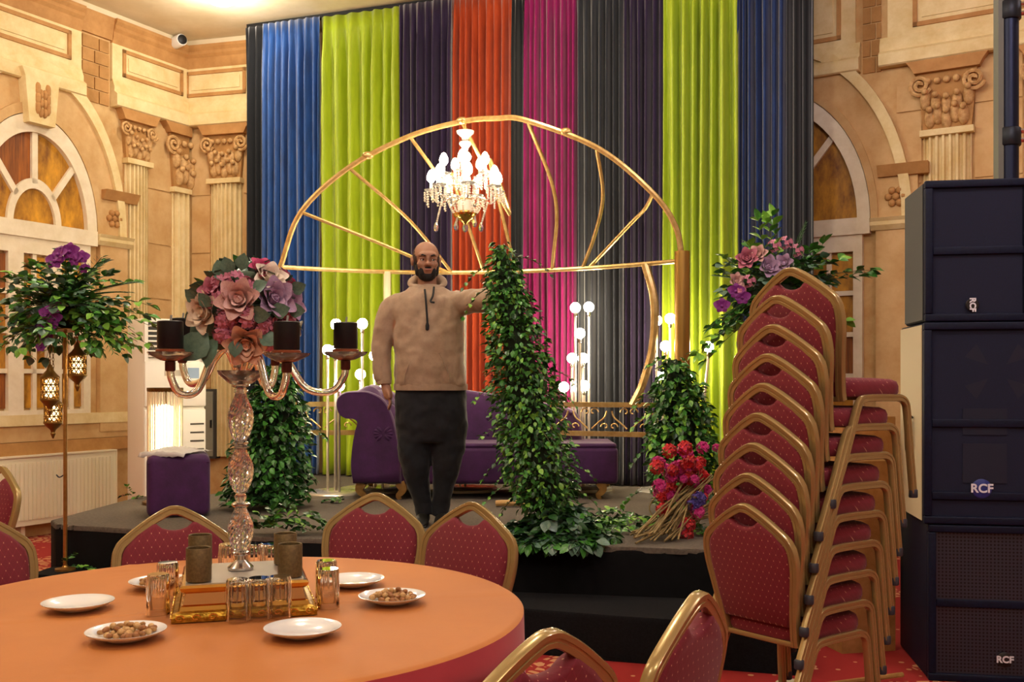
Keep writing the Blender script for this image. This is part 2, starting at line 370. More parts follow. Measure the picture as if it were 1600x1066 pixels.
for k, (z0, z1) in enumerate(((.98, 1.08), (.84, .98), (.72, .84))): R(WL, 'sill_course', uc - 2.2, -.05, z0 + .004, z1, 0, (.066, .044, .052)[k], (M_CREAM, M_STONE, M_TAN)[k], muL)
# --- back strip
muB = thing('wall_mural', 'printed fluted column and cornice on the wall strip beside the black curtain', 'mural')
entab(WB, .02, 1.3, muB, panel=(.0, WB.u(387)))
column(WB, WB.u(355), WB.u(379) - WB.u(332), 4.01, .6, muB)
blocks(WB, [(.05, WB.u(330)), (WB.u(381), 1.3)], [.6, 1.3, 2.0, 2.7, 3.3, 3.95], muB)
# --- right wall
muR = thing('wall_mural', 'printed palace facade with column and arched window behind the loudspeakers', 'mural')
zR = (4.9, 4.75, 4.22, WR.hit(1378, 109)[1])
rzs = WR.hit(1350, 345)[1]; rru = .82; rcu = WR.u(1346) - rru
window(WR, rcu, rzs, rru, .95, muR, 1.08)
u1, u2 = WR.u(1338), WR.u(1388)
entab(WR, -.1, u1, muR, z=zR, panel=(.0, u1 - .12), oR=.04); entab(WR, u2, 4.5, muR, z=zR, panel=(u2 + .2, 3.2), oL=.06)
for j in range(6):
    z0 = zR[3] - .02 + j * .14; w_ = u2 - u1 - .1
    for (a, b) in (((0, .45), (.45, 1)) if j % 2 else ((0, .7), (.7, 1))): R(WR, 'brick', u1 + .05 + a * w_ + .006, u1 + .05 + b * w_ - .006, z0 + .006, z0 + .134, 0, .014, M_BRICK, muR)
column(WR, WR.u(1481), WR.u(1519) - WR.u(1444), zR[3], .5, muR)
column(WR, WR.u(1660), WR.u(1519) - WR.u(1444), zR[3], .5, muR)
blocks(WR, [(WR.u(1400), WR.u(1442)), (WR.u(1522), WR.u(1600))], [.4, 1.05, 1.7, 2.35, 3.0, 3.6, zR[3] - .03], muR)
# ------------------------------------------------------------------ curtains
SZ = .48                                               # stage height
def curtain_mat(nm, c, c2, rough=.8, sheen=.5, spec=.3, crush=0):
    return mat(nm, c, rough, 0, noise=14, c2=c2, sheen=sheen, spec=spec, stretch=(1, 1, .25), bump=(9, .35, .02) if crush else (50, .1, .005))
CM = {'black': curtain_mat('black_drape', '#14161b', '#0e1014'), 'blue': curtain_mat('blue_velvet', '#154c92', '#0d366c', .5, .8, .5, 1),
      'green': curtain_mat('lime_taffeta', '#a0b41e', '#90a416', .45, .2, .5, 1), 'purple': curtain_mat('aubergine_drape', '#281639', '#1c0f2a', .7),
      'orange': curtain_mat('burnt_orange_velvet', '#a83e12', '#90300b', .7, .4), 'magenta': curtain_mat('magenta_velvet', '#90085a', '#78064a', .7, .5),
      'navy': curtain_mat('navy_velvet', '#0f2d60', '#0a2048', .6, .5), 'grey': curtain_mat('charcoal_drape', '#2a2d33', '#202228', .8)}  # right blue curtain: dimmer light there is painted in as a darker blue
PAN = [(389, 422, 'black', 'black curtain at the far left end beside the printed column', 3),
       (420, 508, 'blue', 'crushed royal blue velvet curtain left of the lime one', 8),
       (506, 633, 'green', 'lime green taffeta curtain behind the man', 7),
       (631, 712, 'purple', 'dark aubergine curtain between the lime and the orange', 7),
       (710, 808, 'orange', 'burnt orange velvet curtain behind the chandelier', 9),
       (806, 824, 'black', 'narrow black curtain between the orange and the magenta', 2),
       (822, 906, 'magenta', 'magenta velvet curtain right of the orange one', 9),
       (904, 978, 'grey', 'charcoal grey curtain right of the magenta one', 7),
       (976, 1042, 'purple', 'dark aubergine curtain between charcoal and lime on the right', 6),
       (1040, 1156, 'green', 'lime green taffeta curtain on the right behind the flowers', 7),
       (1154, 1234, 'navy', 'blue velvet curtain on the right, shade painted into its colour', 7),
       (1232, 1273, 'black', 'black curtain at the right end beside the printed window', 3)]
rail = MB(); rail.prism([(CUR.u(388), 4.86), (CUR.u(1274), 4.86), (CUR.u(1274), 4.895), (CUR.u(388), 4.895)], lambda u, v, t: CUR.pt(u, v, t), -.03, .03)
tag(rail.build('curtain_rail', BLACKPL, None, None, recalc=True), 'black ceiling track carrying the row of coloured curtains', 'curtain rail')
for i, (a, b, cn, lb, nf) in enumerate(PAN):
    rnd = random.Random(100 + i); u0, u1 = CUR.u(a), CUR.u(b); nx = nf * 12; nz = 30; rings = []
    ph = [rnd.uniform(0, 6.28) for _ in range(6)]; amp = .04 if cn != 'green' else .055
    off = (0, .03)[i % 2]
    for j in range(nz + 1):
        v = j / nz; z = 4.85 - v * (4.85 - SZ - .012); row = []
        op = .25 + .75 * min(1, v * 9)
        for k in range(nx + 1):
            s = k / nx; q = s + .012 * sin(3 * v + ph[0] + 7 * s) + .02 * sin(6.28 * s + ph[2]) * (1 if 0 < k < nx else 0)
            d = amp * (sin(2 * pi * nf * q + ph[1]) + .45 * sin(2 * pi * nf * .53 * q + ph[3] + v * .8) + (.04 if cn == 'green' else .2) * sin(2 * pi * nf * 2.1 * q + ph[4]))
            if cn == 'green': d += .010 * sin(17 * s + 23 * v + ph[5]) * sin(31 * v + 9 * s)
            row.append(CUR.pt(u0 + (u1 - u0) * s, z, .06 + off + d * op))
        rings.append(row)
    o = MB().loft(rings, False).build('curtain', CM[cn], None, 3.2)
    md = o.modifiers.new('thick', 'SOLIDIFY'); md.thickness = .004
    tag(o, lb, 'curtain', 'coloured stage curtains')

# ------------------------------------------------------------------ stage
CARP = mat('charcoal_stage_carpet', '#6e655a', .95, noise=60, c2='#575048', bump=(160, .5, .004), spec=.2)
BLKCL = mat('black_stage_skirt', '#0d0d10', .9, noise=20, c2='#08080a', spec=.2)
STG = thing('stage', 'low black stage platform with charcoal carpet and one front step', 'stage')
front = [(-2.98, 6.62), (-2.86, 6.42), (-2.72, 6.36), (-1.4, 5.9), (-.2, 5.68), (.9, 5.48), (1.5, 5.36)]
outline = front + [(2.0, 6.4), (2.75, 8.2), (2.2, 8.9), (-2.55, 10.2), (-2.3, 8.3), (-2.45, 8.02), (-2.9, 7.98)]
def slab(m, pl, z0, z1, r=.03):
    n = len(pl); c = Vector((sum(p[0] for p in pl) / n, sum(p[1] for p in pl) / n, 0)); rings = []
    for z, k in ((z0, 0), (z1 - r, 0), (z1 - r * .3, r * .3), (z1, r)):
        rings.append([Vector((p[0], p[1], z)) - (Vector((p[0], p[1], 0)) - c).normalized() * k for p in pl])
    m.loft(rings, True, True); return m
o = slab(MB(), outline, .0, SZ - .012).build('platform', BLKCL, STG, .6, recalc=True)
cp = MB(); N_ = []
for i in range(len(front) - 1):
    for k in range(14): t = k / 14; N_.append((front[i][0] * (1 - t) + front[i+1][0] * t, front[i][1] * (1 - t) + front[i+1][1] * t + U(-.012, .012)))
co = N_ + [front[-1]] + outline[len(front):]
slab(cp, co, SZ - .03, SZ, .014).build('stage_carpet', CARP, STG, .6, recalc=True)
st = [(-2.9, 6.12), (-2.0, 5.86), (-.6, 5.42), (.5, 5.03), (1.35, 4.78), (1.45, 5.25), (.9, 5.44), (-.2, 5.64), (-1.4, 5.86), (-2.72, 6.32), (-2.88, 6.38)]
slab(MB(), st, 0, .225, .03).build('step', mat('black_step_carpet', '#17171a', .95, noise=90, c2='#0c0c0e', bump=(160, .5, .004), spec=.2), STG, .6, recalc=True)

# ------------------------------------------------------------------ radiator
RAD = thing('radiator', 'cream ribbed panel radiator under the printed window', 'radiator', WL.pt(WL.u(40), 0, .1)); RAD.location = (0, 0, 0)
rw = mat('radiator_enamel', '#ece2c4', .4); ua, ub = WL.u(-60), WL.u(166); z0r, z1r = .12, WL.hit(160, 704)[1]
m = MB(); rect(WL, m, ua, ub, z0r, z1r, .06, .13); m.build('panel', rw, RAD, None, recalc=True)
m = MB(); nr = int((ub - ua) / .042)
for k in range(nr):
    u = ua + .03 + k * (ub - ua - .06) / nr; m.prism([(u, z0r + .05), (u + .022, z0r + .05), (u + .022, z1r - .05), (u, z1r - .05)], lambda a, b, t: WL.pt(a, b, t), .13, .142)
m.build('rib', rw, RAD, None, recalc=True)['kind'] = 'stuff'
m = MB(); rect(WL, m, ua - .005, ub + .005, z1r, z1r + .012, .03, .145); m.build('top_grille', rw, RAD, None, recalc=True)
m = MB(); rect(WL, m, ub, ub + .01, z0r, z1r, .04, .14); m.build('side_cover', rw, RAD, None, recalc=True)
for u in (ua + .5, ub - .3):
    m = MB(); rect(WL, m, u, u + .04, 0, z0r + .05, .0, .07); m.build('bracket', rw, RAD, None, recalc=True)
# ------------------------------------------------------------------ floor standing air conditioner
AC = thing('air_conditioner', 'tall white floor-standing air conditioner behind the bead lamp', 'air conditioner', (-2.86, 8.66, 0), radians(40))
acw = mat('air_conditioner_white', '#efe9da', .35); acs = mat('air_conditioner_grey', '#b9b09a', .4)
W2, DP, HT = .265, .36, 1.9
MB().bbox(-W2, W2, -.02, DP, 0, HT, .015).build('body', acw, AC)
MB().bbox(-W2, W2, -.05, -.02, 1.16, HT - .36, .012).build('front_panel', acw, AC)
MB().bbox(-W2, W2, -.045, -.02, .05, 1.14, .012).build('lower_panel', acw, AC)
MB().box(-W2 + .03, W2 - .03, -.03, -.012, HT - .33, HT - .03).build('outlet', mat('outlet_dark', '#39362f', .5), AC, None)
for k in range(7): MB().bbox(-W2 + .03, W2 - .03, -.05, -.022, HT - .325 + k * .042, HT - .31 + k * .042, .004).build('louvre', acw, AC)
for s in (-1, 1): MB().box(s * W2 - (.03 if s > 0 else 0), s * W2 + (.03 if s < 0 else 0), -.045, -.02, HT - .36, HT).build('outlet_cheek', acw, AC, None)
for k in range(13):
    for s in (-1, 1): MB().box(s * .185 - .06, s * .185 + .06, -.049, -.044, .14 + k * .072, .154 + k * .072).build('vent_slit', mat('vent_dark', '#4a4438', .6), AC, None)
MB().box(-.1, .05, -.053, -.048, 1.42, 1.47).build('display', acs, AC, None); MB().box(.1, .2, -.053, -.048, 1.40, 1.49).build('energy_sticker', mat('sticker_blue', '#8fa6c0', .5), AC, None)
# ------------------------------------------------------------------ wall box
EB = thing('fuse_box', 'grey panel with dark frame low on the wall behind the leaf column', 'fuse box')
a, zt = WB.hit(312, 608); b, zl = WB.hit(344, 716)
m = MB(); rect(WB, m, a, b, zl, zt, .0, .09); m.build('case', mat('box_dark', '#3b3a36', .5), EB, None, recalc=True)
m = MB(); rect(WB, m, a + .025, b - .025, zl + .025, zt - .025, .09, .1); m.build('door', mat('box_grey', '#8d8c7c', .5, noise=4, c2='#7c7b6d'), EB, None, recalc=True)
m = MB(); rect(WB, m, b - .05, b - .035, (zl + zt) / 2 - .04, (zl + zt) / 2 + .04, .1, .115); m.build('latch', BLACKPL, EB, None, recalc=True)
# ------------------------------------------------------------------ cctv camera
u, z = WL.hit(268, 70)
CC = thing('security_camera', 'small white and black security camera at the ceiling corner', 'camera', WL.pt(u, z, 0))
M = Matrix.Rotation(atan2(WL.n.y, WL.n.x) - .3, 4, 'Z') @ Matrix.Rotation(radians(90), 4, 'Y')
MB().lathe([(.05, 0), (.05, .02), (.02, .03), (.02, .1)], 16, M=M).build('mount', WHITEPL, CC)
MB().lathe([(.045, .07), (.06, .08), (.06, .22), (.055, .23)], 18, M=M).build('housing', WHITEPL, CC)
MB().lathe([(.048, .228), (.048, .24), (.03, .25)], 18, M=M).build('lens', BLACKPL, CC)

# ------------------------------------------------------------------ golden half-dome backdrop frame
AF = thing('backdrop_frame', 'golden half-dome metal frame with curved ribs standing before the curtains', 'backdrop frame')
GF = mat('frame_gold', '#dcbc80', .25, .6, noise=20, c2='#bf9a58')
rl, rr_ = at(438, 418, 8.15), at(1066, 403, 7.72)
zr = 2.285; rl.z = rr_.z = zr
mid = at(760, 424, 8.55); mid.z = zr
def railp(t):                                   # bowed rail, ends nearer than the middle
    p = rl.lerp(rr_, t); base = rl.lerp(rr_, .5); p.y += (mid.y - base.y) * (1 - (2 * t - 1) ** 2); return p
def railx(px):
    lo, hi = 0, 1
    for _ in range(40):
        m_ = (lo + hi) / 2; p = railp(m_)
        if 800 + F * p.x / p.y < px: lo = m_
        else: hi = m_
    return railp(lo)
RT = .018
MB().tube([railp(k / 40) for k in range(41)], RT, 8).build('rail', GF, AF)
APX = [(437, 400), (470, 332), (545, 262), (640, 213), (722, 190), (775, 185), (822, 188), (935, 232), (1020, 302), (1056, 355), (1072, 398)]
def archp(px, py):
    t = (px - 437) / (1072 - 437); D = rl.y + (rr_.y - rl.y) * t; return at(px, py, D)
acurve = bez([rl] + [archp(*p) for p in APX[1:-1]] + [rr_], 8)
MB().tube(acurve, .022, 8).build('arch', GF, AF)
for (ra, mids, ar) in ((700, [(600, 383)], (472, 332)), (706, [(640, 345)], (545, 262)), (756, [(705, 272), (738, 345)], (640, 213)), (806, [(765, 250), (796, 335)], (722, 191)),
                       (863, [(868, 310)], (824, 188)), (910, [(930, 365), (942, 305)], (932, 231)), (920, [(985, 350), (1008, 326)], (1020, 303))):
    A, B = railx(ra), archp(*ar); pts = [A]; n = len(mids)
    for k, q in enumerate(mids): t = (k + 1) / (n + 1); pts.append(at(q[0], q[1], A.y + (B.y - A.y) * t))
    pts.append(B); MB().tube(bez(pts, 8), .015, 8).build('rib', GF, AF)
# joints where the arch is bolted together
for q in ((575, 243), (884, 206), (722, 189)):
    p = archp(*q); MB().ball(p, .04, 8, 6, (1.2, .8, .8)).build('joint', GF, AF)
# posts
pR = rr_.copy(); MB().tube([(pR.x, pR.y, SZ), (pR.x, pR.y, zr + .07)], .058, 14).build('post', mat('post_bronze', '#a07a3c', .35, .7), AF)
pL = rl.copy(); MB().tube([(pL.x, pL.y, SZ), (pL.x, pL.y, zr)], .03, 10).build('post', GF, AF)
p = railx(605); MB().tube([(p.x, p.y, SZ), (p.x, p.y, zr)], .03, 10).build('post', mat('post_cream', '#d8cba8', .35, .3), AF)
# crescent strut lower right
A = railx(1008); pc = [A, at(1022, 470, A.y - .02), at(1020, 540, A.y - .02), at(1004, 600, A.y - .03), at(988, 634, A.y - .04)]
MB().tube(bez(pc, 8), .032, 8).build('crescent_strut', GF, AF)
# balustrade with scrolls
zb1, zb0 = 1.19, .96
def scroll(c, r, sgn, up, dx, dz=Vector((0, 0, 1))):
    return [c + dx * (sgn * r * (1 - .07 * k) * cos(k * .4)) + dz * (up * r * (1 - .07 * k) * sin(k * .4)) for k in range(13)]
def balus(pxa, pxb, Da, Db, n):
    A = at(pxa, 600, Da); B = at(pxb, 600, Db); A.z = B.z = 0; dx = (B - A).normalized(); Lh = (B - A).length
    for z in (zb0, zb1): MB().tube([A + Vector((0, 0, z)), B + Vector((0, 0, z))], 1, 4, sec=[(-.015, -.02), (.015, -.02), (.015, .02), (-.015, .02)]).build('balustrade_bar', GF, AF, None)
    for q in (A, B): MB().tube([q + Vector((0, 0, SZ)), q + Vector((0, 0, zb1))], .022, 8).build('balustrade_post', GF, AF)
    for k in range(n):
        c = A + dx * (Lh * (k + .5) / n); h = Lh / n * .5
        for s in (-1, 1):
            q = [c + dx * (s * h * .9) + Vector((0, 0, zb0 + .04)), c + dx * (s * h * .55) + Vector((0, 0, zb0 + .09)), c + dx * (s * h * .25) + Vector((0, 0, zb1 - .1)), c + dx * (s * .02) + Vector((0, 0, zb1 - .05))]
            MB().tube(bez(q, 6), .007, 6).build('scroll', GF, AF)
            MB().tube(scroll(c + dx * (s * .035) + Vector((0, 0, zb0 + .055)), .035, s, 1, dx), .006, 6).build('scroll', GF, AF)
            MB().tube(scroll(c + dx * (s * h * .8) + Vector((0, 0, zb1 - .06)), .04, -s, 1, dx), .006, 6).build('scroll', GF, AF)
balus(442, 566, 8.25, 8.3, 2); balus(862, 1046, 8.25, 7.9, 3)

# ------------------------------------------------------------------ chandelier hung on the arch
pt = archp(722, 190); CH = thing('chandelier', 'lit crystal chandelier hanging from the golden arch', 'chandelier', (0, 0, 0))
D_ = pt.y - .12; S_ = D_ / F
def cz(py): return CAMH - (py - HZ) * S_
cx = (727 - 800) * S_; O = Vector((cx, D_, 0))
MB().tube([(pt.x, pt.y - .03, pt.z), (cx, D_, pt.z - .03), (cx, D_, cz(203))], .008, 6).build('hook', GOLDP, CH)
MILK = mat('milk_crystal', '#f6f1e6', .12, 0, trans=.35, coat=.5)
def prof(pairs): return [(r * S_, cz(y)) for r, y in pairs][::-1]
MB().lathe(prof([(2, 203), (14, 205), (13, 209), (6, 215), (5, 220), (4, 221), (9, 222), (10, 225), (5, 232), (4, 236), (8, 240), (10, 245), (8, 250), (4, 254), (5, 270), (9, 282), (5, 300), (12, 318), (12, 330), (3, 332)]), 20, O).build('stem', MILK, CH)
MB().lathe(prof([(10, 311), (11, 332), (19, 334), (18, 338), (4, 349), (2, 352)]), 16, O).build('finial_basket', GOLDP, CH)
bulb_m = MB().lathe([(.002, .075), (.012, .068), (.022, .05), (.027, .03), (.024, .012), (.014, 0)], 14).mesh('bulb', 1.5); bulb_m.materials.append(BULB)
bead = MB().ball((0, 0, 0), .0095, 8, 6).mesh('crystal_bead', 1.5); bead.materials.append(CRYSTAL)
drop = MB().lathe([(.001, .03), (.006, .022), (.013, 0), (.009, -.014), (.001, -.02)], 8).mesh('crystal_drop', .3); drop.materials.append(CRYSTAL)
BD = MB()
for ring_, (n, R_, zc, dz) in enumerate(((7, 54, 300, 0), (5, 34, 276, 0))):
    for k in range(n):
        a = 2 * pi * k / n + .35 + ring_ * .5; dx = Vector((cos(a), sin(a), 0)); R2 = R_ * S_
        e = O + dx * R2; e.z = cz(zc)
        q = [O + Vector((0, 0, cz(zc + 14))), O + dx * (R2 * .35) + Vector((0, 0, cz(zc + 8))), O + dx * (R2 * .75) + Vector((0, 0, cz(zc + 16))), O + dx * R2 + Vector((0, 0, cz(zc + 6))), e]
        q[0].x = O.x; ARM_ = MB().tube(bez(q, 5), .008, 6).build('arm', CRYSTAL, CH)
        MB().lathe([(.008, 0), (.05, .012), (.055, .022), (.012, .012)], 14, e).build('drip_pan', CRYSTAL, ARM_)
        MB().lathe([(.012, .01), (.012, .085)], 10, e).build('candle_sleeve', MILK, ARM_, None)
        inst(bulb_m, 'bulb', Matrix.Translation(e + Vector((0, 0, .082))) @ Matrix.Scale(1.25, 4), ARM_)
        for j in range(9):
            b_ = 2 * pi * j / 9
            for i in range(4 if j % 3 else 6): BD.ball(e + Vector((.052 * cos(b_), .052 * sin(b_), -.005 - i * .019)), .0085, 6, 4)
for k in range(10):
    a = 2 * pi * k / 10 + .2
    for i in range(9): t = i / 8; BD.ball(O + Vector((cos(a) * (30 - 13 * t) * S_, sin(a) * (30 - 13 * t) * S_, cz(308 + 26 * t + 4 * sin(pi * t)))), .0085, 6, 4)
for (x0, y0, x1, y1) in ((690, 318, 682, 352), (762, 318, 752, 352), (718, 330, 713, 350), (742, 330, 742, 345)):
    for i in range(12):
        t = i / 11; BD.ball(Vector(((x0 + (x1 - x0) * t - 800) * S_, D_ - .03, cz(y0 + (y1 - y0) * t))), .009, 6, 4)
    inst(drop, 'pendant', Matrix.Translation(((x1 - 800) * S_, D_ - .03, cz(y1 + 5))) @ Matrix.Scale(1.6, 4), CH)
inst(drop, 'pendant', Matrix.Translation((cx, D_, cz(356))) @ Matrix.Scale(1.8, 4), CH)
BD.build('bead_strands', mat('bead_crystal', '#fff6e8', .08, 0, trans=.6, coat=.3), CH, 1.5)['kind'] = 'stuff'

# ------------------------------------------------------------------ globe lamps on thin poles
gl = MB().ball((0, 0, 0), .043, 16, 10).mesh('globe', 3.2); gl.materials.append(BULB)
ferr = MB().lathe([(.014, -.075), (.016, -.04), (.011, -.03)], 10).mesh('socket', .6); ferr.materials.append(CHROME)
POLE = mat('pole_white_metal', '#dad4c4', .25, .6)
def globe_lamp(px, D, globes, label):
    b = at(px, 0, D); t = thing('globe_lamp', label, 'floor lamp', (b.x, D, SZ), 0, 'globe bulb floor lamps')
    MB().lathe([(.26, 0), (.26, .02), (.24, .035), (.05, .04), (.02, .042)], 28).build('base', POLE, t)
    for i, (gx, gy) in enumerate(globes):
        a = i * 2.4; yy = .12 * sin(a); D2 = D + yy; p = at(gx, gy, D2); x, z = p.x - b.x, p.z - SZ
        x0 = max(-.2, min(.2, x)); pm = MB().tube([(x0, yy, .03), (x, yy, z - .07)], .011, 8).build('pole', POLE, t)
        inst(ferr, 'socket', Matrix.Translation((x, yy, z)), pm); inst(gl, 'globe', Matrix.Translation((x, yy, z)), pm)
globe_lamp(527, 8.05, [(525, 507), (512, 547), (530, 603), (566, 506), (524, 549)], 'cluster of globe bulbs on poles left of the sofa')
globe_lamp(578, 8.3, [(585, 556), (563, 585), (598, 610)], 'low globe bulb lamp behind the rolled sofa arm')
globe_lamp(908, 8.45, [(899, 481), (920, 480), (906, 521), (894, 560), (911, 560), (913, 603), (881, 605)], 'cluster of globe bulbs in front of the charcoal curtain')
globe_lamp(1046, 8.2, [(1026, 501), (1047, 498), (1040, 541), (1035, 588), (1075, 588), (1107, 542)], 'cluster of globe bulbs beside the bronze post on the right')
globe_lamp(728, 8.4, [(727, 478), (719, 600)], 'globe bulb lamp half hidden behind the man')

# ------------------------------------------------------------------ bead lamp in front of the air conditioner
pb = at(258, 0, 7.5); BL = thing('bead_lamp', 'glowing cylindrical lamp of hanging glass rods with a brass rim', 'floor lamp', (pb.x, 7.5, SZ))
ztop = CAMH - (606 - HZ) / F * 7.5 - SZ; R0 = .118
MB().lathe([(R0 + .006, ztop - .03), (R0 + .01, ztop - .02), (R0 + .01, ztop), (R0 - .006, ztop), (R0 - .006, ztop - .03)], 30).build('rim', mat('old_brass', '#8a6a34', .4, .8, noise=40, c2='#5c431c'), BL)
MB().lathe([(.16, 0), (.16, .02), (.03, .03), (.012, .05), (.012, ztop)], 24).build('base', mat('old_brass'), BL)
MB().lathe([(.01, .2), (.055, .21), (.06, ztop - .14), (.01, ztop - .12)], 18).build('light_tube', mat('bead_lamp_light', '#fff2d6', .4, emit=9, ecol='#ffe9c0'), BL, 1.0)
for k in range(34):
    a = 2 * pi * k / 34; MB().tube([(R0 * cos(a), R0 * sin(a), ztop - .02), (R0 * cos(a), R0 * sin(a), ztop - .5 - .06 * (k % 3))], .0075, 6).build('glass_rod', mat('glass_rod_mat', '#fff4e2', .1, trans=.7, ior=1.4), BL)

# ------------------------------------------------------------------ sofa
SO = thing('chaise_sofa', 'purple velvet chaise sofa with rolled tufted arm on curved wooden legs', 'sofa', (0, 0, 0))
DS = 7.75; k_ = DS / F
def sx(px): return (px - 800) * k_
def sz(py): return CAMH - (py - HZ) * k_
y0s, y1s = DS - .02, DS + .72
seat_z1 = sz(699); seat_z0 = sz(757)
MB().bbox(sx(600), sx(966), y0s, y1s, seat_z0, seat_z1, .035, 4).build('seat_base', PURPLE, SO)
MB().bbox(sx(596), sx(964), y0s + .01, y1s - .1, seat_z1 - .012, seat_z1 + .03, .03, 4).build('seat_cushion', PURPLE, SO)
# back rest: high on the left, sloping down to a rounded end on the right
prof_ = [(sx(608), seat_z0 + .1), (sx(608), sz(612)), (sx(640), sz(606)), (sx(700), sz(608)), (sx(760), sz(616)), (sx(830), sz(628)), (sx(880), sz(637)), (sx(905), sz(646)), (sx(916), sz(668)), (sx(917), sz(700)), (sx(917), seat_z0 + .1)]
pv = [(p.x, p.y) for p in bez([Vector((a, b, 0)) for a, b in prof_[1:10]], 5)]
pv = [prof_[0]] + pv + [prof_[-1]]
rings = []
cxs = sum(p[0] for p in pv) / len(pv); czs = seat_z1 - .05
for (yy, sh) in ((0, .93), (.025, .985), (.06, 1), (.14, 1), (.17, .98), (.19, .94)):
    rings.append([Vector((cxs + (a - cxs) * sh, y1s - .24 + yy, czs + (b - czs) * sh)) for a, b in pv])
MB().loft(rings, True, True).build('backrest', PURPLE, SO, .9, recalc=True)
# rolled arm: scroll profile extruded in depth
ap = [(sx(553), seat_z0 + .01), (sx(550), sz(730)), (sx(552), sz(700)), (sx(556), sz(676)), (sx(560), sz(660)), (sx(553), sz(654)), (sx(541), sz(653)), (sx(531), sz(646)), (sx(527), sz(632)), (sx(530), sz(620)), (sx(540), sz(613)), (sx(556), sz(611)), (sx(578), sz(612)), (sx(600), sz(624)), (sx(614), sz(648)), (sx(622), sz(680)), (sx(626), sz(705)), (sx(628), seat_z0 + .01)]
av = [(p.x, p.y) for p in bez([Vector((a, b, 0)) for a, b in ap], 4)]; ca = Vector((sum(p[0] for p in av) / len(av), sum(p[1] for p in av) / len(av)))
rings = []
for (yy, sh) in ((0, .955), (.012, .985), (.03, 1), (.68, 1), (.70, .985), (.715, .955)):
    rings.append([Vector((ca.x + (a - ca.x) * sh, y0s - .05 + yy, ca.y + (b - ca.y) * sh)) for a, b in av])
MB().loft(rings, True, True).build('rolled_arm', PURPLE, SO, .9, recalc=True)
# tufting on the inner side of the arm: diamond pillows and buttons
tuft = MB(); 
inner = bez([Vector((a, 0, b)) for a, b in ap[11:17]], 10)
def innerp(t):
    q = t * (len(inner) - 1); i = min(int(q), len(inner) - 2); return inner[i].lerp(inner[i + 1], q - i), (inner[i + 1] - inner[i]).normalized()
btn = MB().ball((0, 0, 0), .016, 10, 6, (1, 1, .5)).mesh('button', 1.5); btn.materials.append(PURPLE)
gr = []
for i in range(57):
    row = []
    for j in range(41):
        t, v = i / 56, j / 40; p, d = innerp(t); nrm = Vector((-d.z, 0, d.x)); 
        if nrm.z < 0 and nrm.x < 0: nrm = -nrm
        h = abs(sin(pi * (t * 2.5 + v * 2.0))) * abs(sin(pi * (t * 2.5 - v * 2.0))); e = min(1, 8 * t, 8 * (1 - t), 10 * v, 10 * (1 - v))
        row.append(Vector((p.x, y0s + .0 + v * .62, p.z)) + nrm * ((.006 + .045 * (h ** .5)) * e))
    gr.append(row)
MB().loft(gr, False).build('tufted_pad', PURPLE, SO, 3.2)
for i in range(6):
    for j in range(5):
        if (i + j) % 2 == 0:
            t, v = i / 5, j / 4
            if .02 < t < .98 and .02 < v < .98: p, d = innerp(t); inst(btn, 'button', Matrix.Translation((p.x + .005, y0s + v * .62, p.z + .005)), SO)
for px_ in (640, 700, 760, 820, 870, 898):
    for py_ in (650, 676): inst(btn, 'button', Matrix.Translation((sx(px_), y1s - .24, sz(py_ if px_ % 40 else py_ + 8))) @ Matrix.Rotation(pi / 2, 4, 'X'), SO)
wood = mat('sofa_leg_wood', '#b28a4e', .4, noise=12, c2='#8a6430')
for lx, dx_, yy in ((sx(566), -1, y0s + .03), (sx(625), 1, y0s + .03), (sx(938), 1, y0s + .06), (sx(957), 1, y1s - .08), (sx(566), -1, y1s - .1)):
    q = [(lx, yy, seat_z0 + .015), (lx + dx_ * .02, yy, seat_z0 - .03), (lx + dx_ * .012, yy, (seat_z0 + SZ) / 2), (lx - dx_ * .012, yy, SZ + .03), (lx, yy, SZ)]
    MB().tube(bez(q, 4), [.045 - .028 * (k / 16) for k in range(17)], 8, sec=[(-1, -.8), (1, -.8), (1, .8), (-1, .8)]).build('leg', wood, SO, .8)
pl = thing('bolster_pillow', 'small purple velvet pillow with a gathered end leaning on the sofa arm', 'pillow', (sx(611), y0s + .12, seat_z1 + .085))
MB().bbox(-.1, .1, -.16, .2, -.075, .075, .06, 4).build('cushion', PURPLE, pl)
for s in (-1, 1):
    for k in range(5):
        a = radians(-50 + 25 * k); MB().ball((-.05 + s * .045 * cos(a), -.165, .02 + .04 * sin(a)), .028, 8, 6, (1.3, .4, .55), Matrix.Rotation(-s * a, 4, 'Y')).build('gather', PURPLE, pl, 1.5)

# ------------------------------------------------------------------ pouf and plastic bag
pp = at(279, 0, 6.9); PO = thing('pouf', 'purple velvet cube pouf on the stage edge', 'pouf', (pp.x, 6.9, SZ + .002), radians(18))
MB().bbox(-.2, .2, -.2, .2, 0, .412, .05, 5).build('cushion', PURPLE, PO)
MB().tube([(-.19, -.19, .36), (.19, -.19, .36), (.19, .19, .36), (-.19, .19, .36)], .004, 6, closed=True).build('piping', PURPLE, PO)
bm_ = []
rb = random.Random(5)
for i in range(17):
    row = []
    for j in range(13):
        u_, v_ = i / 16 - .5, j / 12 - .5; x = u_ * .3 + v_ * .1; y = v_ * .32 - .06; z = .42 + .03 * max(0, 1 - 4 * (u_ * u_ + v_ * v_)) + rb.uniform(0, .012)
        if y < -.2: z -= (-.2 - y) * 1.3; y = -.207
        row.append(Vector((pp.x + x, 6.9 + y, SZ + z)))
    bm_.append(row)
o = MB().loft(bm_, False).build('plastic_bag', mat('thin_white_plastic', '#e8e6e0', .25, trans=.25, ior=1.2, coat=.3), None, .6); md = o.modifiers.new('t', 'SOLIDIFY'); md.thickness = .002
tag(o, 'crumpled translucent plastic bag lying on the purple pouf', 'plastic bag')
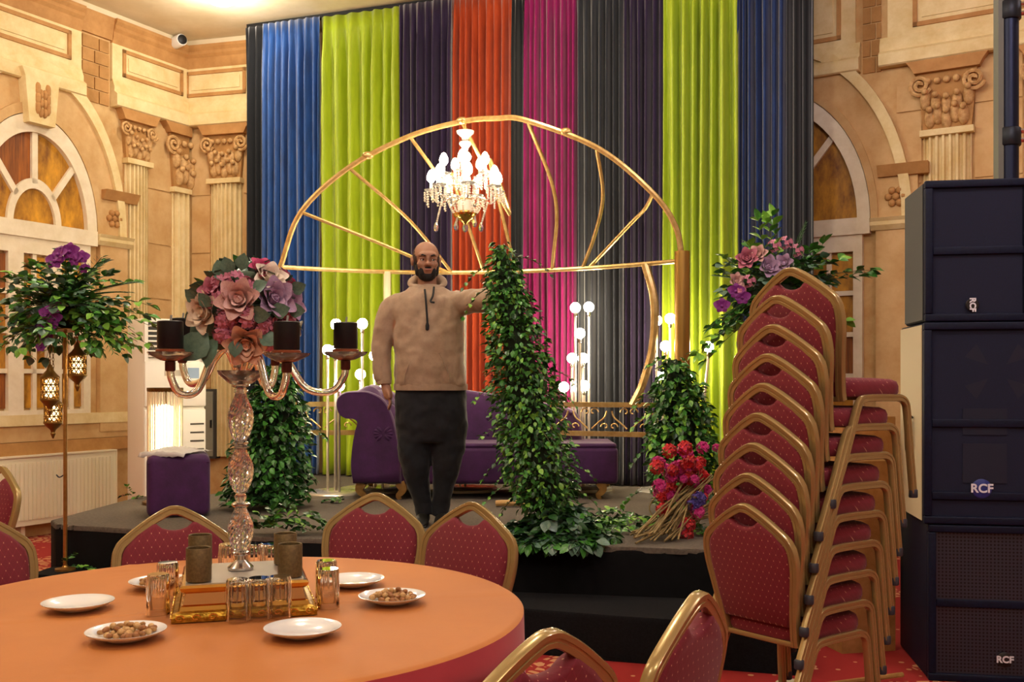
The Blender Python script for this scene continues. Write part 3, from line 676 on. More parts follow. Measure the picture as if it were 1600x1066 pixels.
# ------------------------------------------------------------------ banquet chairs
def chair_fabric(nm, base, lat, dot, k=36.0):
    m = bpy.data.materials.new(nm); m.use_nodes = True; nt = m.node_tree; b = nt.nodes['Principled BSDF']; b.inputs['Roughness'].default_value = .8
    b.inputs['Sheen Weight'].default_value = .08
    N = nt.nodes.new; L = nt.links.new
    def mth(op, a, c=None):
        n = N('ShaderNodeMath'); n.operation = op
        for i, q in enumerate((a, c)):
            if q is None: continue
            if isinstance(q, (int, float)): n.inputs[i].default_value = q
            else: L(q, n.inputs[i])
        return n.outputs[0]
    tc = N('ShaderNodeTexCoord'); sp = N('ShaderNodeSeparateXYZ'); L(tc.outputs['Object'], sp.inputs[0])
    u = mth('MULTIPLY', sp.outputs[0], k); v = mth('MULTIPLY', mth('ADD', sp.outputs[1], sp.outputs[2]), k * .72)
    p, q = mth('PINGPONG', mth('ADD', u, v), .5), mth('PINGPONG', mth('SUBTRACT', u, v), .5)
    ln = mth('LESS_THAN', mth('MINIMUM', p, q), .045); dt = mth('LESS_THAN', mth('MAXIMUM', p, q), .065)
    m1 = N('ShaderNodeMix'); m1.data_type = 'RGBA'; L(ln, m1.inputs[0]); m1.inputs[6].default_value = (*lin(base), 1); m1.inputs[7].default_value = (*lin(lat), 1)
    m2 = N('ShaderNodeMix'); m2.data_type = 'RGBA'; L(dt, m2.inputs[0]); L(m1.outputs[2], m2.inputs[6]); m2.inputs[7].default_value = (*lin(dot), 1)
    L(m2.outputs[2], b.inputs['Base Color']); return m
FAB = chair_fabric('red_dotted_fabric', '#6c091d', '#761026', '#bc8c6c')
CHG = mat('chair_gold_tube', '#a58d5a', .26, .4, coat=.4)
CAPM = mat('chair_foot_cap', '#30333c', .5)
SEC = [(-1, -.55), (-.85, -.8), (-.25, -.8), (-.2, -.66), (.2, -.66), (.25, -.8), (.85, -.8), (1, -.55), (1, .55), (.85, .8), (.25, .8), (.2, .66), (-.2, .66), (-.25, .8), (-.85, .8), (-1, .55)]
def bk(x, z): return Vector((x, -.195 - (z - .42) * .2, z))       # point in the leaning back plane
def outline_back(inset):
    hw, zsh, zap = .20 - inset, .795 - inset * .3, .905 - inset * 1.05
    pts = [(-.165 + inset * .6, .44), (-.178 + inset * .8, .55), (-hw, .68), (-hw, .745 - inset * .3)]
    pts += [(-hw + .008, zsh - .02), (-hw + .03, zsh + .008)]
    right = [(-x, z) for x, z in reversed(pts)]
    return pts, zap, right
def make_chair():
    t = thing('banquet_chair', 'x', 'chair')
    l, zap, r = outline_back(0)
    top = [(-.09, .862), (-.028, zap - .008), (0, zap - .002), (.028, zap - .008), (.09, .862)]
    path = [(-.165, .40)] + l + top + r + [(.165, .40)]
    pv_ = bez([bk(x, z) for x, z in path], 4)
    nrm = Vector((0, -1, -.2)).normalized()
    MB().tube(pv_, .017, sec=SEC, up=nrm).build('back_frame', CHG, t, .6)
    # padded panel with the hand hole left open under the apex
    li, zi, ri = outline_back(.014)
    tp = [(-.13, .824), (-.078, .858), (-.066, .86), (-.045, .842), (-.02, .834), (0, .832), (.02, .834), (.045, .842), (.066, .86), (.078, .858), (.13, .824)]
    po = [(-.15, .47), *[(a, max(b, .47)) for a, b in li[1:]], *tp, *[(a, max(b, .47)) for a, b in ri[:-1]], (.15, .47)]
    cx_, cz_ = 0, .64; rings = []
    for (d, s_) in ((-.02, .93), (-.014, .985), (-.004, 1), (.004, 1), (.016, .985), (.026, .93)):
        rings.append([bk(cx_ + (a - cx_) * s_, cz_ + (b - cz_) * s_) - nrm * d for a, b in po])
    MB().loft(rings, True, True).build('backrest', FAB, t, .8, recalc=True)
    # seat
    so = []
    for k in range(32):
        a = 2 * pi * k / 32; ca, sa = cos(a), sin(a); e = .42
        x = .205 * (abs(ca) ** e) * (1 if ca > 0 else -1); y = .205 * (abs(sa) ** e) * (1 if sa > 0 else -1); so.append((x * (1 if y > 0 else .93), y))
    rings = []
    for z, s_ in ((.412, .9), (.415, .97), (.43, 1), (.455, 1), (.472, .97), (.482, .88), (.487, .6), (.489, .2)): rings.append([Vector((a * s_, b * s_, z)) for a, b in so])
    MB().loft(rings, True, True).build('seat', FAB, t, .9, recalc=True)
    MB().tube([Vector((x, -.19 + .0, .404)) for x in (-.17, .17)], .012, sec=SEC, up=(0, 0, 1)).build('seat_rail', CHG, t, .6)
    MB().tube([Vector((x, .17, .404)) for x in (-.19, .19)], .012, sec=SEC, up=(0, 0, 1)).build('seat_rail', CHG, t, .6)
    for s in (-1, 1):
        x = s * .205
        q = [(x + s * .012, -.335, .012), (x + s * .006, -.235, .2), (x, -.16, .35), (x, -.135, .392), (x, -.09, .408), (x, .09, .408), (x, .15, .405), (x, .185, .385), (x, .198, .34), (x + s * .004, .212, .18), (x + s * .008, .23, .012)]
        _lf = MB().tube(bez(q, 4), .0145, sec=SEC, up=(1, 0, 0)); lf = _lf.build('leg_frame', CHG, t, .6)
        for (yy, xx) in ((-.335, .012), (.23, .008)): MB().lathe([(.016, 0), (.018, .004), (.018, .03), (.015, .034)], 10, (x + s * xx, yy, 0)).build('foot_cap', CAPM, lf)
    return t
CH0 = make_chair(); first = [True]
def chair(apex, face, label, group, z=0, lean=0):
    rz = atan2(-face[0], face[1]); c = CH0 if first[0] else copy_tree(CH0); first[0] = False
    off = Matrix.Rotation(rz, 3, 'Z') @ Vector((0, -.292, 0)); c.location = (apex[0] - off.x, apex[1] - off.y, z); c.rotation_euler = (0, 0, rz)
    if lean: c.rotation_euler = (Matrix.Rotation(rz, 3, 'Z') @ Matrix.Rotation(lean, 3, 'X')).to_euler()
    c['label'] = label; c['group'] = group; return c
TC = Vector((-.806, 2.84)); TR = .842; TZ = .75
def face_table(a): d = TC - Vector(a); return d.normalized()
TCH = []
for (px, py, lb, fc) in ((272, 796, 'red dotted gold-framed chair behind the table in front of the pouf', None), (588, 775, 'red dotted gold-framed chair behind the table in front of the man, left of a pair', None), (739, 790, 'red dotted gold-framed chair behind the table, right of a pair', None),
                     (-48, 806, 'red dotted gold-framed chair at the left picture edge nearest the orange table', (.75, -.66)), (858, 995, 'gold-framed chair at the near right edge of the orange table', None), (1092, 934, 'gold-framed chair with magenta sheen between orange table and chair stack', (-.84, .54))):
    D = .473 * F / (py - HZ); a = ((px - 800) / F * D, D)
    f_ = Vector(fc).normalized() if fc else face_table(a)
    c = chair(a, f_, lb, 'chairs around the orange table'); TCH.append((c, a))
chair((-2.74, 5.5), Vector((-.55, -.83)), 'red chair with gold frame beside the radiator at the left edge', 'chairs around the orange table')
# stack of nine
SF = Vector((sin(radians(52)), cos(radians(52)))); ORD = ['bottom', 'second', 'third', 'fourth', 'fifth', 'sixth', 'seventh', 'eighth', 'topmost']
for i in range(9):
    a = Vector((.868, 3.84)) + SF * (.029 * i)
    if i == 8: a += SF * .05
    chair(a, SF, f'red gold-framed chair in the tall stack, {ORD[i]}' + (' from the floor' if 0 < i < 8 else ' of all'), 'stacked red chairs', z=.113 * i)

# ------------------------------------------------------------------ orange table
TB = thing('round_table', 'round banquet table under an orange cloth with coral skirt', 'table', (TC.x, TC.y, 0))
dents = []
for c, a in TCH:
    d = Vector(a) - TC; dents.append((atan2(d.y, d.x), d.length))
def crease(x, y):
    h = 0
    for ang, off in ((radians(16), -.02), (radians(106), .3)):
        q = abs(-x * sin(ang) + y * cos(ang) - off); h += .0035 * max(0, 1 - q / .012)
    return h
rings = []; nA = 144
for r in [.02] + [TR * k / 40 for k in range(2, 40)] + [TR - .012, TR - .003]:
    rings.append([Vector((r * cos(2 * pi * k / nA), r * sin(2 * pi * k / nA), TZ + (crease(r * cos(2 * pi * k / nA), r * sin(2 * pi * k / nA)) if r < TR - .014 else -.001 if r < TR - .005 else -.006))) for k in range(nA)])
m = MB(); m.loft(rings, True, False); m.f.append(tuple(range(nA - 1, -1, -1)))
ORANGE = mat('orange_tablecloth', '#b86e20', .62, noise=2, c2='#ae641a', sheen=.15, bump=(220, .12, .002))
m.build('cloth_top', ORANGE, TB, 1.2, recalc=True)
rings = []
for j in range(25):
    v = j / 24; z = TZ - .006 - v * (TZ - .016); g = []
    for k in range(nA):
        a = 2 * pi * k / nA; rr0 = TR - .003 + .012 * v * sin(18 * a) * (v ** .5) + .02 * v
        for da, dl in dents:
            q = abs((a - da + pi) % (2 * pi) - pi); lim = (dl - .60) if dl < 1.3 else 9
            if lim < rr0 and v > .1: rr0 -= (rr0 - max(.42, lim)) * max(0, min(1, (.5 - q) / .18)) * min(1, (v - .1) / .18)
        g.append(Vector((rr0 * cos(a), rr0 * sin(a), z)))
    rings.append(g)
MB().loft(rings, True, False).build('cloth_skirt', mat('coral_skirt', '#cc4c54', .6, noise=2, c2='#bc404a', sheen=.3), TB, 1.2, recalc=True)
MB().lathe([(TR - .012, TZ - .03), (TR - .012, TZ - .006), (.02, TZ - .004)], 64).build('tabletop', mat('table_wood', '#7a5a3a', .6), TB, .6)
MB().lathe([(.3, 0), (.3, .03), (.06, .05), (.05, TZ - .03)], 24).build('pedestal', DARKMETAL, TB)

# ------------------------------------------------------------------ tray, candelabra, cups
TRC = Vector((-.752, 2.872, TZ + .003)); TRA = radians(16)
TY = thing('mirror_tray', 'square gold framed pedestal tray with mirror sides on the orange table', 'tray', TRC, TRA)
ORN = mat('gilt_frame', '#caa03c', .3, .9, noise=70, c2='#7d5a16', bump=(90, .8, .004))
MIRR = mat('tray_mirror', '#d9d2c4', .06, 1); HW = .186
def sq(h, z): return [Vector((a * h, b * h, z)) for a, b in ((-1, -1), (1, -1), (1, 1), (-1, 1))]
MB().loft([sq(HW, 0), sq(HW, .012), sq(HW - .004, .022), sq(HW - .016, .026), sq(HW - .02, .02)], True, True).build('base_frame', ORN, TY, .3)
MB().loft([sq(HW - .018, .022), sq(HW - .022, .036), sq(HW - .03, .04)], True, True).build('gold_band', GOLDP, TY, .3)
MB().loft([sq(HW - .028, .036), sq(HW - .036, .07)], True, True).build('mirror_side', mat('tray_side_mirror', '#d0a070', .1, 1), TY, None)
MB().loft([sq(HW - .034, .068), sq(HW - .024, .074), sq(HW - .02, .084), sq(HW - .026, .09), sq(HW - .036, .09)], True, True).build('top_frame', GOLDP, TY, .3)
MB().loft([sq(HW - .034, .09), sq(HW - .034, .0925)], True, True).build('mirror_top', mat('tray_top_mirror', '#c4bdb0', .34, .6), TY, None)
for s in range(4):
    for k in range(9):
        a = s * pi / 2; Mx = Matrix.Rotation(a, 4, 'Z'); x = -HW + .02 + k * (2 * HW - .04) / 8
        q = [Mx @ Vector((x + .012 * (1 - .06 * i) * cos(i * .6), -HW - .001, .011 + .009 * (1 - .06 * i) * sin(i * .6))) for i in range(11)]
        MB().tube(q, .0022, 5).build('ornament', GOLDP, TY, 1.0)
TT = TRC.z + .0925
BRZ = mat('bronze_cup', '#75623f', .5, .55, noise=120, c2='#5c4c2e')
for (px, py, lb) in ((298, 929, 'bronze candle cup at the front left corner of the gold tray'), (308, 882, 'bronze candle cup at the back left of the gold tray'), (468, 917, 'bronze candle cup at the front right corner of the gold tray'), (446, 884, 'bronze candle cup at the back right of the gold tray')):
    z = TT + .001; D = (CAMH - z) * F / (py - HZ); p = at(px, py, D); p.y += .03; q_ = Matrix.Rotation(-TRA, 3, 'Z') @ (p - TRC); q_.x = max(-.119, min(.119, q_.x)); q_.y = max(-.119, min(.119, q_.y)); p = TRC + Matrix.Rotation(TRA, 3, 'Z') @ q_; p.y -= .03; t = thing('candle_cup', lb, 'candle cup', (p.x, p.y + .03, z), 0, 'bronze cups on the tray')
    MB().lathe([(.03, 0), (.033, .003), (.033, .088), (.0315, .09), (.029, .088), (.029, .06), (.002, .06)], 28).build('cup', BRZ, t)
    MB().lathe([(.028, .0), (.028, .056), (.002, .058)], 18, (0, 0, .006)).build('wax', mat('wax_dark', '#3a3226', .6), t)
pc = at(376, 893, 2.9); CX, CY = pc.x, 2.9; S2 = 2.9 / F
CD = thing('candelabra', 'tall cut crystal candelabra with five curved arms on the gold tray', 'candelabra', (CX, CY, TT + .002))
def hz(py): return CAMH - (py - HZ) * S2 - TT - .002
def cprof(pairs): return [(r * S2, hz(y)) for r, y in pairs]
MB().lathe([(.036, 0), (.036, .006), (.03, .012), (.014, .026), (.012, .045), (.016, .05), (.018, hz(868)), (.01, hz(866))], 28).build('foot', CHROME, CD)
cut = mat('cut_crystal', '#ffffff', .03, 0, trans=.96, ior=1.5)
def cutbulb(y0, y1, r):       # diamond cut baluster
    pr = []; n = 18; rings_ = []
    for j in range(n + 1):
        t = j / n; rr1 = r * (.42 + .58 * sin(pi * min(1, t * 1.02)) ** .8) if t < .62 else r * (.42 + .58 * sin(pi * t) ** 1.3); z = hz(y0 + (y1 - y0) * t); g = []
        for k in range(36):
            a = 2 * pi * k / 36; dd = .07 if (k + j) % 2 else 0; q = rr1 * (1 - dd) * S2; g.append(Vector((q * cos(a), q * sin(a), z)))
        rings_.append(g)
    return MB().loft(rings_, True, True)
for (a, b, r) in ((862, 792, 20), (770, 700, 20), (690, 615, 20)): cutbulb(a, b, r).build('crystal_baluster', cut, CD, None)
for (a, b, r) in ((868, 860, 13), (793, 784, 14), (784, 770, 9), (701, 697, 14), (697, 688, 12), (616, 606, 11), (606, 598, 14)):
    MB().lathe(cprof([(r * .7, a), (r, (a * 2 + b) / 3), (r, (a + 2 * b) / 3), (r * .7, b)]), 24).build('collar', cut if r < 13 else CHROME, CD)
MB().tube([(0, 0, .01), (0, 0, hz(560))], .006, 10).build('rod', CHROME, CD)
MB().lathe(cprof([(8, 604), (20, 598), (34, 585), (36, 579), (33, 580), (18, 592), (5, 594)]), 32, ripple=(12, .03)).build('dish', cut, CD, .6)
MB().lathe(cprof([(6, 594), (12, 585), (11, 560), (5, 548)]), 20).build('hub', cut, CD)
ARMS = [(540, 2.9, 562), (430, 3.1, 556), (285, 3.08, 552), (266, 2.74, 563), (448, 2.69, 565)]
NAVY = mat('black_candle', '#0b0c12', .4, noise=40, c2='#07080c')
for i, (dx_, dy_, py) in enumerate(ARMS):
    e = at(dx_, py, dy_) - Vector((CX, CY, TT + .002)); ez = e.z; py = HZ + (CAMH - TT - .002 - ez) / S2; e.z = 0
    q = [Vector((0, 0, hz(578))) + e * .06, e * .22 + Vector((0, 0, hz(545))), e * .42 + Vector((0, 0, hz(560))), e * .62 + Vector((0, 0, hz(py + 44))), e * .86 + Vector((0, 0, hz(py + 50))), e * .98 + Vector((0, 0, hz(py + 28))), e + Vector((0, 0, hz(py + 10)))]
    arm_ = MB().tube(bez(q, 6), .0105, 10).build('arm', cut, CD)
    MB().lathe([(.011, -.03), (.014, -.026), (.014, -.004), (.008, 0)], 14, e + Vector((0, 0, ez))).build('ferrule', mat('ferrule_copper', '#5a3a34', .35, .7), arm_)
    MB().lathe([(.008, -.004), (.026, 0), (.054, .014), (.06, .022), (.056, .022), (.03, .008), (.01, .006)], 32, e + Vector((0, 0, ez)), ripple=(8, .06)).build('saucer', cut, arm_, .6)
    MB().lathe([(.022, .006), (.037, .018), (.038, .028), (.034, .03)], 24, e + Vector((0, 0, ez))).build('candle_plate', mat('plate_copper', '#9a5a3c', .4, .6), arm_)
    cd = thing('pillar_candle', ['short black pillar candle on the far right arm of the candelabra', 'short black pillar candle behind the candelabra flowers', 'short black pillar candle on the back left arm of the candelabra', 'short black pillar candle on the front left arm of the candelabra', 'short black pillar candle on the front right arm of the candelabra'][i], 'candle', (CX + e.x, CY + e.y, TT + .002 + ez + .031), 0, 'black candles on the candelabra')
    MB().lathe([(.033, 0), (.034, .002), (.034, .072), (.031, .074), (.028, .07), (.002, .069)], 26).build('wax', NAVY, cd)
    MB().tube([(0, 0, .066), (.002, 0, .08), (.003, 0, .09)], .003, 6).build('wick', mat('wick_grey', '#9a978e', .7), cd)

# ------------------------------------------------------------------ plates, nuts, glasses
PORC = mat('white_porcelain', '#e6e6e4', .15, coat=.4)
nutm = []
for i, (c1, c2_) in enumerate((('#a8713c', '#7d4a22'), ('#d8b27a', '#b98c52'), ('#b98a50', '#8d5f2e'))):
    me = MB().ball((0, 0, 0), .0085, 8, 6, ((1.25, .85, .8), (1, 1, .9), (1.35, .75, .7))[i]).mesh('nut', 1.5); me.materials.append(mat(f'nut_shell_{i}', c1, .55, noise=90, c2=c2_)); nutm.append(me)
plate_me = MB().lathe([(.05, 0), (.052, .002), (.08, .012), (.095, .020), (.0965, .0225), (.094, .0225), (.078, .016), (.052, .007), (.002, .006)], 44).mesh('plate', .9); plate_me.materials.append(PORC)
for (px, py, nuts, lb) in ((122, 941, None, 'empty white saucer plate at the left of the orange table'), (197, 986, 'nuts on the plate near the front left', 'white plate of mixed nuts in front of the left glasses'), (252, 908, 'nuts on the plate behind the left bronze cups', 'white plate of nuts half hidden behind the left bronze cups'),
                     (473, 981, None, 'empty white plate in front of the gold tray'), (552, 905, None, 'empty white plate behind the right glasses'), (613, 931, 'nuts on the plate right of the tray', 'white plate of mixed nuts right of the gold tray')):
    D = (CAMH - TZ - .0225) * F / (py - HZ); p = at(px, py, D); sc = 1.0
    o = inst(plate_me, 'plate', Matrix.Translation((p.x, D, TZ + .004)) @ Matrix.Scale(.98, 4)); tag(o, lb, 'plate', 'white saucer plates')
    if nuts:
        rn = random.Random(int(px)); pts_ = []
        for k in range(62):
            for _ in range(30):
                r = .064 * sqrt(rn.random()); a = rn.uniform(0, 6.28); x, y = r * cos(a), r * sin(a); lay = 0 if len(pts_) < 36 else 1
                if all((x - q[0]) ** 2 + (y - q[1]) ** 2 > .0145 ** 2 or q[2] != lay for q in pts_): break
            else: continue
            if lay and r > .05: continue
            pts_.append((x, y, lay))
            n_ = inst(rn.choice(nutm), 'nut', Matrix.Translation((p.x + x, D + y, TZ + .004 + .0155 + lay * .011 + max(0, r - .045) * .2)) @ Euler((rn.uniform(-.3, .3), rn.uniform(-.3, .3), rn.uniform(0, 6.28))).to_matrix().to_4x4())
            tag(n_, 'small roasted nut among the ' + nuts, 'nut', nuts)
tum = MB(); ro, ri_, h_ = .031, .0285, .108
tum.lathe([(.0265, h_), (.0285, h_ - .004), (ro, .012), (ro + .0008, .001), (ro - .0008, 0), (ri_, .002), (.026, h_ - .012), (.002, h_ - .014)], 32); tum_me = tum.mesh('glass', .7)
tum_me.materials.append(GLASS)
flute = MB()
for k in range(14):
    a = 2 * pi * k / 14; flute.tube([(.0272 * cos(a), .0272 * sin(a), h_ - .006), (.0293 * cos(a), .0293 * sin(a), h_ - .045), (.0305 * cos(a), .0305 * sin(a), h_ - .062)], [.0026, .002, .0004], 6)
flute_me = flute.mesh('fluting', 1.2); flute_me.materials.append(GLASS)
for (px, py, lb) in ((247, 962, 'upside-down tumbler at the left corner of the tray, nearer one'), (262, 940, 'upside-down tumbler at the left corner of the tray, farther one'), (371, 972, 'leftmost of three upside-down tumblers before the tray'), (405, 969, 'middle of three upside-down tumblers before the tray'), (438, 966, 'rightmost of three upside-down tumblers before the tray'),
                     (513, 952, 'upside-down tumbler at the right of the tray, nearest'), (510, 936, 'upside-down tumbler at the right of the tray, behind the nearest'), (356, 905, 'upside-down tumbler behind the tray left of the candelabra foot'), (397, 904, 'upside-down tumbler behind the tray right of the candelabra foot'), (424, 905, 'upside-down tumbler behind the tray beside the back right bronze cup')):
    D = (CAMH - TZ) * F / (py - HZ); p = at(px, py, D); t = thing('tumbler', lb, 'glass', (p.x, D, TZ + .004), 0, 'upside-down glass tumblers')
    inst(tum_me, 'tumbler_body', Matrix(), t); inst(flute_me, 'fluting', Matrix(), t)

# ------------------------------------------------------------------ loudspeakers
def hexgrille():
    m = bpy.data.materials.new('perforated_grille'); m.use_nodes = True; nt = m.node_tree; b = nt.nodes['Principled BSDF']; N = nt.nodes.new; L = nt.links.new
    tc = N('ShaderNodeTexCoord'); v = N('ShaderNodeTexVoronoi'); v.inputs['Scale'].default_value = 62; v.inputs['Randomness'].default_value = 0; L(tc.outputs['Object'], v.inputs['Vector'])
    r = N('ShaderNodeValToRGB'); r.color_ramp.elements[0].position = .32; r.color_ramp.elements[1].position = .42; r.color_ramp.elements[0].color = (.004, .004, .006, 1); r.color_ramp.elements[1].color = (.035, .04, .06, 1)
    L(v.outputs['Distance'], r.inputs[0]); L(r.outputs[0], b.inputs['Base Color']); b.inputs['Roughness'].default_value = .35; b.inputs['Metallic'].default_value = .3; return m
HEX = hexgrille(); CLOTHG = mat('grille_cloth', '#0b1434', .8, noise=200, c2='#080e26'); SPK = mat('speaker_black', '#0d1530', .55, noise=60, c2='#080e22', bump=(300, .3, .002), spec=.25)
BLUEB = mat('badge_blue', '#1c2f7a', .3, coat=.5); BWHITE = mat('badge_white', '#e4e6ee', .4); BDARK = mat('badge_black', '#0b0c12', .3, coat=.4)
def text(s, size, M, m, parent, name='badge_lettering'):
    c = bpy.data.curves.new(name, 'FONT'); c.body = s; c.size = size; c.extrude = .0015; c.align_x = 'CENTER'; c.align_y = 'CENTER'; c.offset = .0015
    q = bpy.data.objects.new(name, c); COL.objects.link(q); bpy.context.view_layer.update()
    me = bpy.data.meshes.new_from_object(q.evaluated_get(bpy.context.evaluated_depsgraph_get())); bpy.data.objects.remove(q)
    me.materials.clear(); me.materials.append(m); me.name = name; return inst(me, name, M, parent)
def speaker(name, label, z0, z1, wd, dp, side, grille, rail_fr, badge, dx0=0, badge_mat=BLUEB, rot=0, bsize=.06, guts=0):
    c = at(1450, 0, 4.72); t = thing(name, label, 'loudspeaker', (c.x + dx0, 4.72, z0), radians(-9.5)); h = z1 - z0
    MB().bbox(0, wd, .02, dp, 0, h, .012).build('cabinet', SPK, t)
    if side: MB().box(-.004, .0, .03, dp - .01, .01, h - .01).build('side_panel', side, t, None)
    f = .035
    for k in ((0, wd, 0, f), (0, wd, h - f, h), (0, f, f, h - f), (wd - f, wd, f, h - f)): MB().bbox(k[0], k[1], -.012, .02, k[2], k[3], .006).build('front_frame', SPK, t)
    MB().box(f, wd - f, .004, .02, f, h - f).build('grille', grille, t, None)
    for rf in rail_fr: MB().bbox(f, wd - f, -.008, .006, h * rf - .018, h * rf + .018, .004).build('grille_rail', SPK, t)
    bx, bz = badge; Rm = Matrix.Translation((bx, -.002, bz)) @ Matrix.Rotation(pi / 2, 4, 'X')
    bdg = MB().lathe([(bsize * .8, 0), (bsize * .8, .006), (bsize * .74, .008)], 28, M=Rm).build('badge', badge_mat, t)
    text('RCF', bsize, Matrix.Translation((bx, -.0105, bz)) @ Matrix.Rotation(pi / 2, 4, 'X') @ Matrix.Rotation(rot, 4, 'Z'), BWHITE, bdg)
    return t
s1 = speaker('subwoofer', 'black subwoofer with honeycomb grille at the bottom of the loudspeaker stack', 0, .718, .78, .62, None, HEX, (.5,), (.33, .11), badge_mat=BDARK, bsize=.042)
s2 = speaker('loudspeaker', 'tall loudspeaker with beige side in the middle of the stack', .722, 1.648, .8, .5, mat('beige_side', '#c9bd9c', .6), CLOTHG, (.14, .5), (.25, .165), dx0=-.02, bsize=.055)
for k in ((.25, .43, .24, .42), (.25, .43, .46, .58)):     # horn frame seen through the cloth
    MB().box(.17, .36, .0, .0055, k[2] - .05, k[3] - .05).build('horn_plate', mat('horn_dim', '#11162c', .7), s2, None)
for a in (40, 140, 220, 320):
    d = Vector((cos(radians(a)), 0, sin(radians(a)))); q = Vector((d.z, 0, -d.x)); c = Vector((.32, .0, .7))
    MB().add([c + d * .05 + Vector((0, .0035, 0)), c + d * .15 + q * .04 + Vector((0, .0035, 0)), c + d * .15 - q * .04 + Vector((0, .0035, 0)), c + d * .05 + Vector((0, .006, 0)), c + d * .15 + q * .04 + Vector((0, .006, 0)), c + d * .15 - q * .04 + Vector((0, .006, 0))], [(0, 1, 2), (5, 4, 3), (0, 3, 4, 1), (1, 4, 5, 2), (2, 5, 3, 0)]).build('cone_spoke', mat('horn_dim'), s2, None, recalc=True)
MB().tube(bez([(-.012, .2, .3), (-.03, .2, .33), (-.03, .2, .46), (-.012, .2, .49)], 5), .012, 8).build('handle', BLACKPL, s2)
s3 = speaker('loudspeaker', 'upper black loudspeaker with grey side on top of the stack', 1.652, 2.3, .46, .42, mat('grey_side', '#4c4d4b', .7), CLOTHG, (.5,), (.205, .075), dx0=-.015, badge_mat=BDARK, rot=-pi / 2, bsize=.036)
# pole behind the loudspeakers
TP = thing('truss_pole', 'dark steel support pole with clamps rising behind the loudspeakers', 'pole', (at(1577, 0, 5.75).x, 5.75, 0))
MB().tube([(0, 0, .01), (0, 0, CEIL - .01)], .05, 20).build('pole', mat('pole_navy', '#1c2238', .4, .6), TP)
MB().box(-.075, -.045, -.03, .03, .02, CEIL - .02).build('channel', mat('channel_grey', '#77796e', .5, .4), TP, None)
for py in (18, 215):
    z = CAMH - (py - HZ) / F * 5.75
    MB().lathe([(.058, -.05), (.062, -.045), (.062, .045), (.058, .05)], 20, (0, 0, z)).build('clamp', DARKMETAL, TP)
    for k in (-.02, .03): MB().tube([(.05, -.03, z + k), (.11, -.05, z + k)], .014, 8).build('clamp_bolt', CHROME, TP)
MB().bbox(-.2, .2, -.2, .2, 0, .015, .006).build('base_plate', DARKMETAL, TP)
# ------------------------------------------------------------------ foliage helpers
def leaf_mesh(nm, m, wd=.34, fold=.1, curl=.12):
    v = [(0, 0, 0), (-wd * .8, .28, fold), (-wd, .5, fold * .9), (-wd * .62, .78, fold * .3 - curl * .4), (0, 1, -curl), (wd * .62, .78, fold * .3 - curl * .4), (wd, .5, fold * .9), (wd * .8, .28, fold), (0, .3, 0), (0, .55, -curl * .1), (0, .8, -curl * .5)]
    f = [(0, 8, 1), (0, 7, 8), (1, 8, 9, 2), (8, 7, 6, 9), (2, 9, 10, 3), (9, 6, 5, 10), (3, 10, 4), (10, 5, 4)]
    me = MB().add(v, f).mesh(nm, 1.5); me.materials.append(m); return me
LV = [leaf_mesh('leaf', m_, w_) for m_, w_ in ((LEAF_G, .3), (LEAF_L, .32), (LEAF_D, .3), (LEAF_B, .42))]
LVD = [([tuple(v.co) for v in me.vertices], [tuple(p.vertices) for p in me.polygons]) for me in LV]
def lmat(pos, d, size, rnd, upb=(0, 0, 1)):
    s, u, d = frame_from(d, Vector(upb)); a = rnd.uniform(-.7, .7); s2 = s * cos(a) + u * sin(a); u2 = s2.cross(d)
    M = Matrix((s2, d, u2)).transposed().to_4x4() @ Matrix.Scale(size, 4); M.translation = pos; return M
def foliage(parent, leaves, n_ind):                   # leaves: (matrix, kind); the nearest ones are parts of their own
    leaves = sorted(leaves, key=lambda l: l[0].translation.y - 2 * l[0].to_scale()[0])
    off = parent.matrix_world.inverted() if parent.matrix_world else Matrix()
    off = Matrix.Translation(-Vector(parent.location))
    for M, k in leaves[:n_ind]: inst(LV[k], 'leaf', off @ M, parent)
    for kk in range(4):
        m = MB()
        for M, k in leaves[n_ind:]:
            if k == kk: M2 = off @ M; m.add([M2 @ Vector(p) for p in LVD[k][0]], LVD[k][1])
        if m.v: m.build('foliage', (LEAF_G, LEAF_L, LEAF_D, LEAF_B)[kk], parent, 1.5)['kind'] = 'stuff'
def sprig(L, stems, start, d, ln, droop, n, size, kinds, rnd, pair=True):
    p = Vector(start); d = Vector(d).normalized(); pts = [p.copy()]
    for i in range(n):
        d = (d + Vector((rnd.uniform(-.12, .12), rnd.uniform(-.12, .12), -droop / n + rnd.uniform(-.06, .06)))).normalized(); p = p + d * (ln / n); pts.append(p.copy())
        s, u, _ = frame_from(d)
        for sg in ((-1, 1) if pair else (rnd.choice((-1, 1)),)):
            ld = (d * .6 + s * sg * rnd.uniform(.5, 1) + u * rnd.uniform(-.3, .5)).normalized(); L.append((lmat(p, ld, size * rnd.uniform(.7, 1.15), rnd), rnd.choice(kinds)))
    L.append((lmat(p, d, size, rnd), rnd.choice(kinds)))
    if stems is not None: stems.tube(pts, [.0035 * (1 - .6 * k / n) for k in range(n + 1)], 5)
